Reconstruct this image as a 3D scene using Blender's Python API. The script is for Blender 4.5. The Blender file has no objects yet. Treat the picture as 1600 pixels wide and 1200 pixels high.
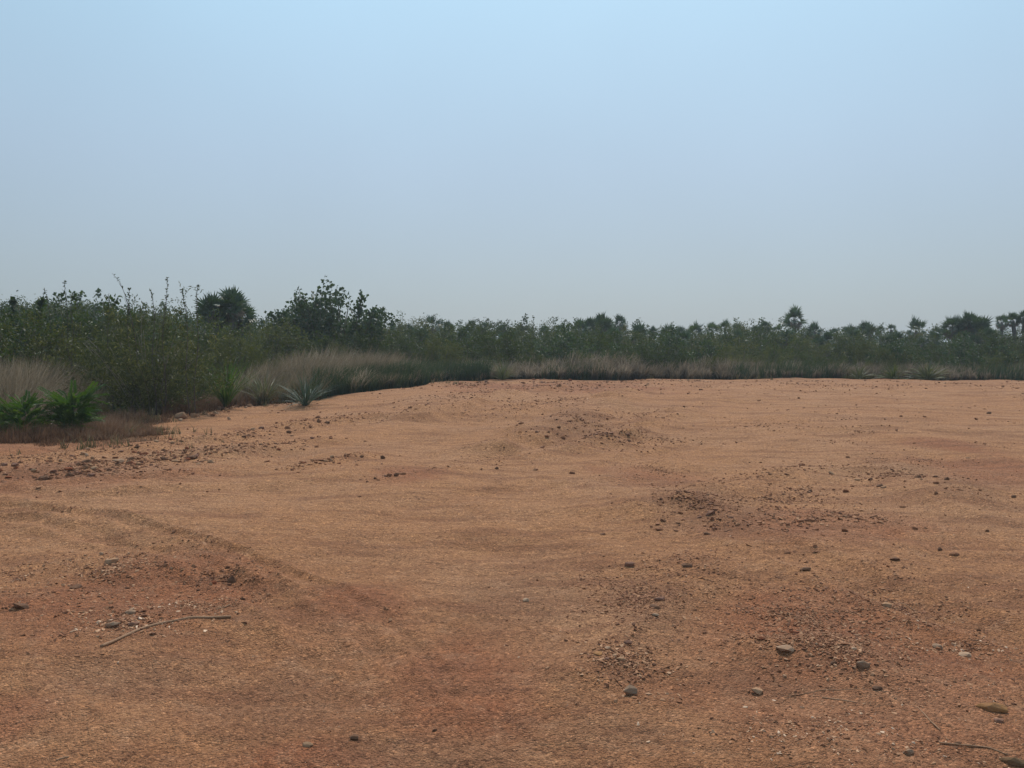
import bpy, bmesh, math
import numpy as np
from mathutils import Vector, Matrix, Quaternion

S = bpy.context.scene
C = S.collection
R = math.radians

# ------------------------------------------------------------------ camera
EYE = 1.6
F = 1209.0                    # focal length in pixels of the 1600 px wide frame
HOR = 545.0                   # row of the horizon
PITCH = math.atan((600 - HOR) / F)
cam_d = bpy.data.cameras.new('camera')
cam_d.sensor_width = 36.0
cam_d.lens = 36.0 * F / 1600.0
cam_d.clip_start = 0.05
cam_d.clip_end = 4000
cam = bpy.data.objects.new('camera', cam_d)
cam.location = (0, 0, EYE)
cam.rotation_euler = (math.pi / 2 - PITCH, 0, 0)
C.objects.link(cam)
S.camera = cam

# ------------------------------------------------------------------ sky, sun, exposure
SUN_EL, SUN_AZ = R(51), R(8)            # azimuth from +Y (straight ahead) towards +X
W = bpy.data.worlds.new('World')
S.world = W
W.use_nodes = True
wn, wl = W.node_tree.nodes, W.node_tree.links
wn.clear()
sky = wn.new('ShaderNodeTexSky')
sky.sky_type = 'NISHITA'
sky.sun_disc = False
sky.sun_elevation = SUN_EL
sky.sun_rotation = SUN_AZ
sky.altitude = 0
sky.air_density = 1.2
sky.dust_density = 1.5
sky.ozone_density = 3.0
bg = wn.new('ShaderNodeBackground')
bg.inputs['Strength'].default_value = 0.085
wo = wn.new('ShaderNodeOutputWorld')
# dusty, hazy air: the clear sky is veiled by a pale layer that greys towards the horizon, all the way round
tcw = wn.new('ShaderNodeTexCoord'); spw = wn.new('ShaderNodeSeparateXYZ'); rpw = wn.new('ShaderNodeValToRGB')
wl.new(tcw.outputs['Generated'], spw.inputs[0]); wl.new(spw.outputs['Z'], rpw.inputs[0])
VEIL = [(0.0, (0.395, 0.475, 0.54)), (0.10, (0.44, 0.54, 0.63)), (0.22, (0.475, 0.62, 0.765)), (0.40, (0.49, 0.74, 0.93)), (1.0, (0.50, 0.76, 0.95))]
e = rpw.color_ramp.elements
while len(e) < len(VEIL): e.new(0.5)
for q_, (p_, c_) in zip(e, VEIL): q_.position = p_; q_.color = (*c_, 1)
gain = wn.new('ShaderNodeVectorMath'); gain.operation = 'SCALE'; gain.inputs['Scale'].default_value = 0.965 / 0.085
# haze is brighter towards the sun and slightly uneven
sdv = (math.sin(SUN_AZ) * math.cos(SUN_EL), math.cos(SUN_AZ) * math.cos(SUN_EL), math.sin(SUN_EL))
dotw = wn.new('ShaderNodeVectorMath'); dotw.operation = 'DOT_PRODUCT'; dotw.inputs[1].default_value = sdv
wl.new(tcw.outputs['Generated'], dotw.inputs[0])
mrw = wn.new('ShaderNodeMapRange'); mrw.inputs['From Min'].default_value = 0.4; mrw.inputs['From Max'].default_value = 1.0
mrw.inputs['To Min'].default_value = 0.83; mrw.inputs['To Max'].default_value = 1.17
wl.new(dotw.outputs['Value'], mrw.inputs['Value'])
nzw = wn.new('ShaderNodeTexNoise'); nzw.inputs['Scale'].default_value = 2.2; nzw.inputs['Detail'].default_value = 3.0
wl.new(tcw.outputs['Generated'], nzw.inputs['Vector'])
mnw = wn.new('ShaderNodeMapRange'); mnw.inputs['From Min'].default_value = 0.3; mnw.inputs['From Max'].default_value = 0.7
mnw.inputs['To Min'].default_value = 0.965; mnw.inputs['To Max'].default_value = 1.035
wl.new(nzw.outputs[0], mnw.inputs['Value'])
mmw = wn.new('ShaderNodeMath'); mmw.operation = 'MULTIPLY'
wl.new(mrw.outputs[0], mmw.inputs[0]); wl.new(mnw.outputs[0], mmw.inputs[1])
glow = wn.new('ShaderNodeVectorMath'); glow.operation = 'SCALE'
wl.new(rpw.outputs[0], glow.inputs[0]); wl.new(mmw.outputs[0], glow.inputs['Scale'])
wl.new(glow.outputs[0], gain.inputs[0])
mxw = wn.new('ShaderNodeMix'); mxw.data_type = 'RGBA'; mxw.inputs[0].default_value = 0.78
wl.new(sky.outputs[0], mxw.inputs[6]); wl.new(gain.outputs[0], mxw.inputs[7]); wl.new(mxw.outputs[2], bg.inputs[0])
wl.new(bg.outputs[0], wo.inputs[0])

sun_d = bpy.data.lights.new('sun', 'SUN')
sun_d.energy = 3.3
sun_d.angle = R(3.0)
sun_d.color = (1.0, 0.93, 0.82)
sun = bpy.data.objects.new('sun', sun_d)
sdir = Vector((math.sin(SUN_AZ) * math.cos(SUN_EL), math.cos(SUN_AZ) * math.cos(SUN_EL), math.sin(SUN_EL)))
sun.rotation_euler = sdir.to_track_quat('Z', 'Y').to_euler()
sun.location = (0, 0, 30)
C.objects.link(sun)

S.view_settings.view_transform = 'Standard'
S.view_settings.look = 'None'
S.view_settings.exposure = 0.0
S.view_settings.gamma = 1.0
S.view_settings.use_curve_mapping = False
S.cycles.max_bounces = 6
S.cycles.transparent_max_bounces = 4

# ------------------------------------------------------------------ noise and ground height
def _h(ix, iy, seed):
    n = (ix.astype(np.int64) * 374761393 + iy.astype(np.int64) * 668265263 + seed * 974634777) & 0xFFFFFFFF
    n = ((n ^ (n >> 13)) * 1274126177) & 0xFFFFFFFF
    return ((n ^ (n >> 16)) & 0xFFFF) / 65535.0

def vnoise(x, y, s, seed=0):
    x = np.asarray(x, float) / s; y = np.asarray(y, float) / s
    ix, iy = np.floor(x), np.floor(y)
    fx, fy = x - ix, y - iy
    fx = fx * fx * fx * (fx * (fx * 6 - 15) + 10); fy = fy * fy * fy * (fy * (fy * 6 - 15) + 10)
    a, b = _h(ix, iy, seed), _h(ix + 1, iy, seed)
    c, d = _h(ix, iy + 1, seed), _h(ix + 1, iy + 1, seed)
    return (a + (b - a) * fx) * (1 - fy) + (c + (d - c) * fx) * fy - 0.5

def sstep(a, b, x):
    t = np.clip((np.asarray(x, float) - a) / (b - a), 0, 1)
    return t * t * (3 - 2 * t)

# edge of the bare earth, in metres (left verge, then the far crest)
EDGE = np.array([(-60, 9.5), (-14, 12.0), (-8.6, 12.3), (-7.2, 12.6), (-6.1, 12.9), (-6.5, 13.7), (-7.4, 16.0), (-7.8, 17.6), (-7.6, 19.6),
                 (-6.3, 21.4), (-4.9, 24.6), (-3.2, 28.5), (-2.9, 31.0), (-0.5, 32.5), (6, 33.0), (14, 33.2),
                 (22, 32.2), (40, 31.0), (80, 28.0)], float)

def seg_dist(x, y, line):
    """distance of points to a polyline and the parameter along it"""
    x = np.asarray(x, float); y = np.asarray(y, float)
    best = np.full(x.shape, 1e9); along = np.zeros(x.shape); side = np.zeros(x.shape); acc = 0.0
    for (x0, y0), (x1, y1) in zip(line[:-1], line[1:]):
        dx, dy = x1 - x0, y1 - y0
        L = math.hypot(dx, dy)
        t = np.clip(((x - x0) * dx + (y - y0) * dy) / (L * L), 0, 1)
        d = np.hypot(x - x0 - t * dx, y - y0 - t * dy)
        m = d < best
        best = np.where(m, d, best)
        along = np.where(m, acc + t * L, along)
        side = np.where(m, np.sign(dx * (y - y0) - dy * (x - x0)), side)
        acc += L
    return best, along, side

def veg_sd(x, y):
    """signed distance past the edge of the bare earth, > 0 where plants grow"""
    x = np.asarray(x, float); y = np.asarray(y, float)
    d, _, _ = seg_dist(x, y, EDGE)
    inside = np.zeros(x.shape, bool)
    poly = list(map(tuple, EDGE)) + [(3000.0, 28.0), (3000.0, 3000.0), (-3000.0, 3000.0), (-3000.0, 9.5)]
    for (x0, y0), (x1, y1) in zip(poly, poly[1:] + poly[:1]):
        if y0 == y1: continue
        inside ^= ((y0 > y) != (y1 > y)) & (x < (x1 - x0) * (y - y0) / (y1 - y0) + x0)
    return d * np.where(inside, 1.0, -1.0) + vnoise(x, y, 0.9, 5) * 0.35

def macro(x, y):
    x = np.asarray(x, float); y = np.asarray(y, float)
    z = 0.30 * sstep(9, 31, y) * sstep(-9, -2, x + 0.0 * y)
    z = z + 0.18 * sstep(11, 19, y) * np.exp(-((x - 2.0) / 4.5) ** 2) * (1 - sstep(20, 29, y))
    v = veg_sd(x, y)
    z = z - sstep(0.0, 4.0, v) * (0.25 + 0.35 * sstep(-6, 0, x)) * sstep(5, 12, y)
    return z

def px2dir(px, py):
    v = np.array([(px - 800) / F, 1.0, (600 - py) / F])
    c, s = math.cos(PITCH), math.sin(PITCH)
    return np.array([v[0], v[1] * c + v[2] * s, -v[1] * s + v[2] * c])

_T = np.geomspace(1.5, 160, 2600)
def gp(px, py):
    """point of the ground seen at a pixel of the photograph"""
    d = px2dir(px, py)
    p = d[None, :] * _T[:, None]
    below = (EYE + p[:, 2]) < macro(p[:, 0], p[:, 1])
    i = int(np.argmax(below)) if below.any() else len(_T) - 1
    return float(p[i, 0]), float(p[i, 1])

def line_px(pts):
    return np.array([gp(*p) for p in pts])

# ruts left by wheels: (pixel polyline, half width m, depth m)
RUTS = [
    (line_px([(-60, 806), (30, 813), (150, 830), (260, 856), (350, 884), (440, 918), (520, 955), (585, 1000), (620, 1040)]), 0.05, 0.016),
    (line_px([(-60, 789), (0, 795), (90, 806), (180, 819), (290, 846), (390, 876), (500, 915), (570, 945), (640, 990), (685, 1040), (712, 1080)]), 0.055, 0.030),
    (line_px([(-60, 812), (30, 818), (140, 838), (250, 868), (340, 900), (420, 935), (500, 985)]), 0.10, 0.028),
    (line_px([(0, 775), (120, 786), (260, 774), (420, 768), (560, 752), (700, 728), (830, 700), (960, 664)]), 0.16, 0.035),
    (line_px([(60, 768), (250, 752), (400, 735), (520, 716), (640, 690), (760, 655), (860, 628)]), 0.14, 0.035),
    (line_px([(0, 716), (120, 702), (240, 690), (380, 672), (520, 652), (640, 636), (760, 618), (880, 606)]), 0.22, 0.035),
    (line_px([(0, 738), (110, 726), (260, 706), (420, 684), (560, 664), (680, 645), (800, 622), (960, 604)]), 0.22, 0.035),
    (line_px([(1000, 640), (1200, 628), (1400, 622), (1600, 618)]), 0.35, 0.03),
    (line_px([(960, 668), (1180, 648), (1400, 640), (1640, 634)]), 0.35, 0.03),
    (line_px([(640, 790), (840, 764), (1000, 716), (1100, 690), (1300, 676), (1600, 668)]), 0.22, 0.035),
    (line_px([(1640, 1010), (1400, 930), (1180, 850), (1010, 790), (880, 760)]), 0.16, 0.03),
]

# low ridges of pushed-up earth in the middle distance: (pixel polyline, half width m, height m)
BERMS = [
    (line_px([(640, 660), (720, 640), (810, 618), (910, 604)]), 0.45, 0.10),
    (line_px([(770, 700), (860, 668), (940, 636), (1000, 612)]), 0.50, 0.12),
    (line_px([(850, 712), (940, 692), (1010, 668), (1080, 640)]), 0.35, 0.09),
    (line_px([(0, 748), (130, 740), (250, 720), (350, 712), (520, 686)]), 0.30, 0.07),
    (line_px([(10, 722), (120, 711), (210, 703), (310, 692)]), 0.25, 0.06),
    (line_px([(350, 688), (440, 671), (540, 658), (640, 652)]), 0.28, 0.06),
    (line_px([(460, 738), (575, 713)]), 0.14, 0.04),
    (line_px([(1020, 800), (1090, 790), (1160, 760), (1280, 735)]), 0.45, 0.07),
    (line_px([(1380, 730), (1440, 760), (1520, 800)]), 0.4, 0.06),
    (line_px([(120, 880), (220, 895), (340, 892)]), 0.22, 0.05),
    (line_px([(920, 1040), (980, 1000), (1040, 940), (1090, 885)]), 0.22, 0.045),
    (line_px([(1180, 1000), (1280, 1000), (1360, 1040)]), 0.22, 0.045),
]
def height(x, y, fine=True):
    x = np.asarray(x, float); y = np.asarray(y, float)
    z = macro(x, y)
    z = z + vnoise(x, y, 3.1, 1) * 0.13 + vnoise(x, y, 1.2, 2) * 0.08 + vnoise(x * 0.6 + y * 0.3, y, 0.45, 3) * 0.04
    if fine:
        rr_ = np.hypot(x, y)
        z = z + vnoise(x, y, 0.17, 4) * 0.018 * (1 - sstep(5, 15, rr_)) + vnoise(x, y, 0.075, 6) * 0.010 * (1 - sstep(3, 7, rr_))
    near = np.hypot(x, y) < 60
    if near.any():
        xn, yn = (x[near], y[near]) if x.shape else (x, y)
        add = np.zeros(np.shape(xn))
        for line, hw, dep in RUTS:
            d, al, s = seg_dist(xn, yn, line)
            d = d + vnoise(xn, yn, 0.3, 11) * 0.10
            q = d / hw
            lug = 0.8 + 0.2 * np.sin(al * 2 * math.pi / 0.13) * (1 - sstep(4, 9, np.hypot(xn, yn)))
            gate = 0.35 + 0.65 * sstep(-0.2, 0.25, vnoise(xn, yn, 2.3, 13))
            add = add - dep * np.exp(-q ** 4) * lug * gate + dep * 0.75 * np.exp(-((q - 1.7) / 0.55) ** 2) * gate
        for line, hw, hb in BERMS:
            d, al, s = seg_dist(xn, yn, line)
            d = d + vnoise(xn, yn, 0.5, 15) * hw * 1.1
            add = add + 1.5 * hb * np.exp(-(d / hw) ** 2) * (0.55 + 0.9 * (vnoise(xn, yn, 0.8, 16) + 0.35))
        if x.shape:
            z = z.copy(); z[near] += add
        else:
            z = z + add
    return z

def hz(x, y):
    return float(height(np.array([x]), np.array([y]))[0])

# ------------------------------------------------------------------ mesh and material helpers
def mesh_np(name, V, Fs, attrs=None, mat=None, smooth=False):
    V = np.asarray(V, np.float32); Fs = np.asarray(Fs, np.int32)
    me = bpy.data.meshes.new(name)
    k = Fs.shape[1]
    me.vertices.add(len(V)); me.vertices.foreach_set('co', V.ravel())
    me.loops.add(Fs.size); me.loops.foreach_set('vertex_index', Fs.ravel())
    me.polygons.add(len(Fs)); me.polygons.foreach_set('loop_start', np.arange(len(Fs), dtype=np.int32) * k)
    me.polygons.foreach_set('use_smooth', np.full(len(Fs), smooth, dtype=bool))
    for an, arr in (attrs or {}).items():
        a = me.attributes.new(an, 'FLOAT', 'POINT')
        a.data.foreach_set('value', np.asarray(arr, np.float32))
    me.update(calc_edges=True)
    if mat: me.materials.append(mat)
    return me

def link(name, me, parent=None, loc=None):
    o = bpy.data.objects.new(name, me)
    C.objects.link(o)
    if parent: o.parent = parent
    if loc is not None: o.location = loc
    return o

def tag(o, label, cat=None, group=None, kind=None):
    if label: o['label'] = label
    if cat: o['category'] = cat
    if group: o['group'] = group
    if kind: o['kind'] = kind
    return o

def empty(name, loc, rz=0.0, sc=1.0):
    o = link(name, None)
    o.empty_display_size = 0.2
    o.location = loc; o.rotation_euler = (0, 0, rz); o.scale = (sc, sc, sc)
    return o

class G:
    """small wrapper that adds and joins shader nodes"""
    def __init__(self, name):
        self.m = bpy.data.materials.new(name); self.m.use_nodes = True
        self.t = self.m.node_tree; self.t.nodes.clear()
    def n(self, typ, **kw):
        x = self.t.nodes.new(typ)
        for k, v in kw.items():
            if k.startswith('_'): setattr(x, k[1:], v)
        for k, v in kw.items():
            if not k.startswith('_'):
                key = int(k[1:]) if k[0] == 'i' and k[1:].isdigit() else k.replace('__', ' ')
                self.put(x.inputs[key], v)
        return x
    def put(self, sock, v):
        if isinstance(v, bpy.types.NodeSocket): self.t.links.new(v, sock)
        elif isinstance(v, bpy.types.Node): self.t.links.new(v.outputs[0], sock)
        else: sock.default_value = v
    def ramp(self, fac, stops, interp='LINEAR'):
        x = self.t.nodes.new('ShaderNodeValToRGB'); x.color_ramp.interpolation = interp
        e = x.color_ramp.elements
        while len(e) < len(stops): e.new(0.5)
        for q, (p, c) in zip(e, stops):
            q.position = p; q.color = (c[0], c[1], c[2], 1) if not isinstance(c, (int, float)) else (c, c, c, 1)
        self.put(x.inputs[0], fac); return x.outputs[0]
    def mix(self, f, a, b, mode='MIX'):
        x = self.t.nodes.new('ShaderNodeMix'); x.data_type = 'RGBA'; x.blend_type = mode
        for i, v in ((0, f), (6, a), (7, b)):
            if isinstance(v, (bpy.types.NodeSocket, bpy.types.Node)): self.put(x.inputs[i], v)
            elif i == 0: x.inputs[0].default_value = v
            else: x.inputs[i].default_value = (*v[:3], 1)
        return x.outputs[2]
    def math(self, op, a, b=0.0):
        x = self.t.nodes.new('ShaderNodeMath'); x.operation = op
        self.put(x.inputs[0], a); self.put(x.inputs[1], b); return x.outputs[0]
    def noise(self, vec, scale, detail=3, rough=0.55):
        return self.n('ShaderNodeTexNoise', Vector=vec, Scale=scale, Detail=detail, Roughness=rough).outputs[0]
    def attr(self, a):
        return self.n('ShaderNodeAttribute', _attribute_name=a).outputs['Fac']
    def out(self, sh):
        o = self.t.nodes.new('ShaderNodeOutputMaterial'); self.t.links.new(sh, o.inputs[0]); return self.m

def leaf_mat(name, stops, trans=0.35, rough=0.55, spread=0.35, spec=0.35):
    g = G(name)
    oi = g.n('ShaderNodeObjectInfo').outputs['Random']
    f = g.math('ADD', g.math('MULTIPLY', g.attr('tint'), 1 - spread), g.math('MULTIPLY', oi, spread))
    col = g.ramp(f, stops)
    p = g.n('ShaderNodeBsdfPrincipled', Base__Color=col, Roughness=rough)
    p.inputs['Specular IOR Level'].default_value = spec
    tr = g.n('ShaderNodeBsdfTranslucent', Color=g.mix(1.0, col, (1.3, 1.4, 0.7), 'MULTIPLY'))
    mx = g.n('ShaderNodeMixShader', i0=trans, i1=p.outputs[0], i2=tr.outputs[0])
    return g.out(mx.outputs[0])

def bark_mat(name, a, b, sc=30):
    g = G(name)
    pos = g.n('ShaderNodeTexCoord').outputs['Object']
    f = g.noise(pos, sc, 4)
    col = g.mix(f, a, b)
    p = g.n('ShaderNodeBsdfPrincipled', Base__Color=col, Roughness=0.85)
    b_ = g.n('ShaderNodeBump', Strength=0.5, Distance=0.01, Height=f)
    g.put(p.inputs['Normal'], b_.outputs[0])
    return g.out(p.outputs[0])

def stone_mat(name, a, b, dust=(0.30, 0.165, 0.095), amt=0.35):
    g = G(name)
    tc = g.n('ShaderNodeTexCoord').outputs['Object']
    geo = g.n('ShaderNodeNewGeometry').outputs['Position']
    oi = g.n('ShaderNodeObjectInfo').outputs['Random']
    f = g.noise(geo, 38, 4, 0.6)
    base = g.mix(g.math('ADD', g.math('MULTIPLY', f, 0.7), g.math('MULTIPLY', oi, 0.35)), a, b)
    d = g.ramp(g.noise(geo, 21, 5, 0.65), [(0.42, 0.0), (0.68, amt)])
    col = g.mix(d, base, dust)
    col = g.mix(1.0, col, (1.12, 1.0, 0.92), 'MULTIPLY')
    p = g.n('ShaderNodeBsdfPrincipled', Base__Color=col, Roughness=0.88)
    p.inputs['Specular IOR Level'].default_value = 0.08
    h = g.noise(geo, 90, 5, 0.65)
    bp = g.n('ShaderNodeBump', Strength=0.7, Distance=0.006, Height=h)
    g.put(p.inputs['Normal'], bp.outputs[0])
    return g.out(p.outputs[0])

# ------------------------------------------------------------------ materials
M = {}
M['scrub'] = leaf_mat('scrub_leaf', [(0.0, (0.0218, 0.0319, 0.0073)), (0.5, (0.0428, 0.0592, 0.0107)), (0.85, (0.0743, 0.0848, 0.0163)), (1.0, (0.1494, 0.1245, 0.0310))])
M['olive'] = leaf_mat('olive_leaf', [(0.0, (0.0432, 0.0466, 0.0137)), (0.5, (0.0800, 0.0842, 0.0220)), (0.85, (0.1279, 0.1174, 0.0357)), (1.0, (0.2438, 0.1891, 0.0669))])
M['wispy'] = leaf_mat('wispy_leaf', [(0.0, (0.0313, 0.0348, 0.0129)), (0.5, (0.0731, 0.0792, 0.0275)), (0.8, (0.1360, 0.1304, 0.0504)), (1.0, (0.3136, 0.2607, 0.1286))], spread=0.05)
M['round'] = leaf_mat('round_leaf', [(0.0, (0.0213, 0.0399, 0.0153)), (0.6, (0.0450, 0.0714, 0.0263)), (1.0, (0.0926, 0.1241, 0.0467))], trans=0.3)
M['bright'] = leaf_mat('bright_leaf', [(0.0, (0.0199, 0.0468, 0.0079)), (0.6, (0.0498, 0.0983, 0.0142)), (1.0, (0.1218, 0.1685, 0.0278))], trans=0.4)
M['palm'] = leaf_mat('palm_leaf', [(0.0, (0.0264, 0.0528, 0.0220)), (0.6, (0.0506, 0.0858, 0.0350)), (1.0, (0.0968, 0.1386, 0.0560))], trans=0.22, rough=0.42, spec=0.5)
M['palm_dead'] = leaf_mat('dead_palm_leaf', [(0.0, (0.08, 0.055, 0.035)), (1.0, (0.20, 0.145, 0.095))], trans=0.2)
M['blue'] = leaf_mat('blue_green_leaf', [(0.0, (0.040, 0.066, 0.050)), (1.0, (0.085, 0.125, 0.095))], trans=0.15)
M['sage'] = leaf_mat('sage_leaf', [(0.0, (0.06, 0.07, 0.035)), (1.0, (0.15, 0.155, 0.085))], trans=0.25)
M['straw'] = leaf_mat('straw_leaf', [(0.0, (0.18, 0.14, 0.08)), (1.0, (0.42, 0.37, 0.25))], trans=0.3)
M['stem'] = bark_mat('scrub_stem', (0.055, 0.045, 0.032), (0.13, 0.105, 0.075))
M['palestem'] = bark_mat('pale_stem', (0.09, 0.075, 0.055), (0.24, 0.20, 0.145))
M['weedstem'] = bark_mat('weed_stem', (0.05, 0.035, 0.032), (0.10, 0.07, 0.06))
M['trunk'] = bark_mat('palm_trunk', (0.05, 0.042, 0.035), (0.13, 0.11, 0.09), 14)
M['stick'] = bark_mat('dry_wood', (0.19, 0.092, 0.045), (0.36, 0.195, 0.105), 60)
ST = {
    'brown': stone_mat('brown_stone', (0.15, 0.072, 0.043), (0.28, 0.145, 0.085)),
    'dark': stone_mat('dark_stone', (0.085, 0.048, 0.034), (0.16, 0.095, 0.065), amt=0.45),
    'purple': stone_mat('purplish_stone', (0.14, 0.076, 0.060), (0.235, 0.138, 0.105), amt=0.55),
    'grey': stone_mat('grey_stone', (0.19, 0.135, 0.10), (0.32, 0.235, 0.17), amt=0.6),
    'tan': stone_mat('tan_stone', (0.24, 0.145, 0.09), (0.38, 0.25, 0.16)),
    'pale': stone_mat('pale_stone', (0.34, 0.24, 0.165), (0.50, 0.37, 0.27), amt=0.4),
    'red': stone_mat('red_stone', (0.16, 0.055, 0.03), (0.27, 0.10, 0.055)),
    'ochre': stone_mat('ochre_stone', (0.23, 0.12, 0.05), (0.34, 0.19, 0.085), amt=0.7),
    'olive': stone_mat('olive_stone', (0.11, 0.072, 0.043), (0.18, 0.12, 0.07), amt=0.5),
}

# ------------------------------------------------------------------ ground
def blob(px, py, rx, ry):
    x, y = gp(px, py)
    xa, _ = gp(px + rx, py)
    _, ya = gp(px, max(py - ry, 594)); _, yb = gp(px, py + ry)
    return x, y, max(abs(xa - x), 0.03), max(abs(ya - yb) / 2, 0.03)

RED = [blob(*b) for b in [(1560, 745, 130, 44), (1480, 700, 60, 14), (10, 1130, 60, 40), (200, 930, 220, 60), (740, 1050, 150, 90), (1000, 745, 90, 22),
       (1400, 1080, 330, 140), (1300, 830, 200, 40), (1250, 960, 140, 60), (120, 755, 220, 26), (60, 700, 130, 10), (560, 945, 120, 50), (870, 605, 200, 10), (650, 745, 60, 20), (500, 1190, 160, 40)]]
DARK = [blob(*b) for b in [(1090, 790, 90, 45), (900, 670, 90, 26), (1010, 940, 80, 50), (1420, 745, 80, 40), (820, 920, 120, 40), (430, 1090, 170, 60), (660, 1170, 190, 40),
       (960, 1130, 150, 40), (180, 1060, 120, 40), (1180, 1050, 80, 40), (120, 745, 150, 16), (330, 712, 170, 8)]]

def mask(x, y, blobs, seed):
    m = np.zeros(x.shape)
    nn = vnoise(x, y, 0.8, seed) * 0.9 + vnoise(x, y, 0.28, seed + 1) * 0.6
    for bx, by, ra, rb in blobs:
        q = np.hypot((x - bx) / ra, (y - by) / rb) + nn * 0.7
        m = np.maximum(m, 1 - sstep(0.35, 1.25, q))
    return m

ang = np.concatenate([np.linspace(R(-58), R(58), 540), np.linspace(R(58), R(302), 62)[1:-1]])
rad = np.concatenate([np.geomspace(0.35, 1.6, 12)[:-1], np.geomspace(1.6, 62, 400), np.geomspace(62, 900, 28)[1:]])
AA, RR = np.meshgrid(ang, rad)
gx, gy = (RR * np.sin(AA)).ravel(), (RR * np.cos(AA)).ravel()
gz = height(gx, gy)
na, nr = len(ang), len(rad)
ii = np.arange(nr - 1)[:, None] * na; jj = np.arange(na)[None, :]; jn = (jj + 1) % na
quads = np.stack([ii + jj, ii + jn, ii + na + jn, ii + na + jj], -1).reshape(-1, 4)[:, ::-1]
gvs = veg_sd(gx, gy)
gveg = sstep(-0.15, 0.9, gvs)
gtan_band = sstep(2.5, 9, gy) * (1 - sstep(22, 40, gy))  # paler tan in the middle distance, browner close by and far off
rut_m = np.zeros(gx.shape)
for (line, hw, dep), wt in zip(RUTS[:5] + RUTS[-2:], (0.6, 1.0, 0.4, 0.5, 0.5, 0.35, 0.5)):
    d, _, _ = seg_dist(gx, gy, line)
    d = d + vnoise(gx, gy, 0.3, 11) * 0.06
    rut_m = np.maximum(rut_m, wt * np.exp(-(d / (hw * 0.9)) ** 4) * (0.55 + 0.45 * sstep(-0.3, 0.2, vnoise(gx, gy, 0.6, 14))))
g = G('bare_earth')
pos = g.n('ShaderNodeNewGeometry').outputs['Position']
n1 = g.noise(pos, 0.55, 4, 0.55); n2 = g.noise(pos, 2.6, 5, 0.6); n3 = g.noise(pos, 14, 5, 0.65); n4 = g.noise(pos, 75, 4, 0.7)
tan = g.mix(n1, (0.355, 0.188, 0.092), (0.42, 0.228, 0.114))
brown = g.mix(n2, (0.27, 0.130, 0.063), (0.325, 0.165, 0.082))
f_s = g.ramp(g.math('ADD', g.math('MULTIPLY', g.attr('sand'), 0.75), g.math('SUBTRACT', n2, 0.38)), [(0.1, 0.0), (0.75, 1.0)])
col = g.mix(f_s, brown, tan)
col = g.mix(g.math('MULTIPLY', g.attr('red'), 0.66), col, g.mix(n3, (0.23, 0.082, 0.040), (0.30, 0.125, 0.066)))
col = g.mix(g.math('MULTIPLY', g.attr('dark'), 0.36), col, g.mix(n3, (0.135, 0.078, 0.052), (0.20, 0.115, 0.072)))
# damp looking brown blotches and pale dust
col = g.mix(g.ramp(g.noise(pos, 3.4, 6, 0.7), [(0.50, 0.0), (0.68, 0.34)]), col, (0.19, 0.095, 0.056))
col = g.mix(g.math('MULTIPLY', g.attr('rut'), 0.24), col, g.mix(n3, (0.16, 0.078, 0.046), (0.235, 0.118, 0.068)))
col = g.mix(g.ramp(g.noise(pos, 6.5, 6, 0.7), [(0.52, 0.0), (0.70, 0.45)]), col, (0.39, 0.245, 0.155))
col = g.mix(g.ramp(g.noise(pos, 0.32, 5, 0.6), [(0.46, 0.0), (0.62, 0.42)]), col, (0.40, 0.245, 0.145))
# streaks of coarse dark grit drawn out along the wheel tracks
mp = g.n('ShaderNodeMapping', Vector=pos); mp.inputs['Rotation'].default_value = (0, 0, R(-32)); mp.inputs['Scale'].default_value = (0.35, 1.9, 1.0)
stk = g.noise(mp.outputs[0], 1.6, 8, 0.68)
col = g.mix(g.ramp(stk, [(0.50, 0.0), (0.60, 0.5), (0.72, 0.62)]), col, g.mix(n3, (0.15, 0.07, 0.04), (0.26, 0.122, 0.064)))
mp2 = g.n('ShaderNodeMapping', Vector=pos); mp2.inputs['Rotation'].default_value = (0, 0, R(14)); mp2.inputs['Scale'].default_value = (0.5, 2.4, 1.0)
stk2 = g.noise(mp2.outputs[0], 3.6, 8, 0.7)
col = g.mix(g.ramp(stk2, [(0.52, 0.0), (0.66, 0.5)]), col, (0.175, 0.085, 0.046))
# grains
vo = g.n('ShaderNodeTexVoronoi', Vector=pos, Scale=95.0)
sp = g.n('ShaderNodeSeparateColor', Color=vo.outputs['Color'])
grain = g.ramp(sp.outputs[0], [(0.0, (0.38, 0.34, 0.32)), (0.22, (0.80, 0.78, 0.76)), (0.75, (1.05, 1.03, 1.0)), (0.94, (1.25, 1.25, 1.22)), (1.0, (1.75, 1.8, 1.85))])
col = g.mix(0.85, col, grain, 'MULTIPLY')
vo2 = g.n('ShaderNodeTexVoronoi', Vector=pos, Scale=38.0)
sp2 = g.n('ShaderNodeSeparateColor', Color=vo2.outputs['Color'])
grain2 = g.ramp(sp2.outputs[1], [(0.0, (0.55, 0.5, 0.48)), (0.12, (0.95, 0.95, 0.95)), (0.9, (1.0, 1.0, 1.0)), (1.0, (1.4, 1.38, 1.32))])
col = g.mix(0.7, col, grain2, 'MULTIPLY')
col = g.mix(1.0, col, g.ramp(n4, [(0.3, (0.78, 0.77, 0.76)), (0.7, (1.18, 1.18, 1.18))]), 'MULTIPLY')
col = g.mix(1.0, col, (1.14, 1.0, 0.94), 'MULTIPLY')
litter = g.mix(n3, (0.045, 0.034, 0.02), (0.10, 0.072, 0.04))
col = g.mix(g.attr('veg'), col, litter)
p = g.n('ShaderNodeBsdfPrincipled', Base__Color=col, Roughness=0.93)
p.inputs['Specular IOR Level'].default_value = 0.18
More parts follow.
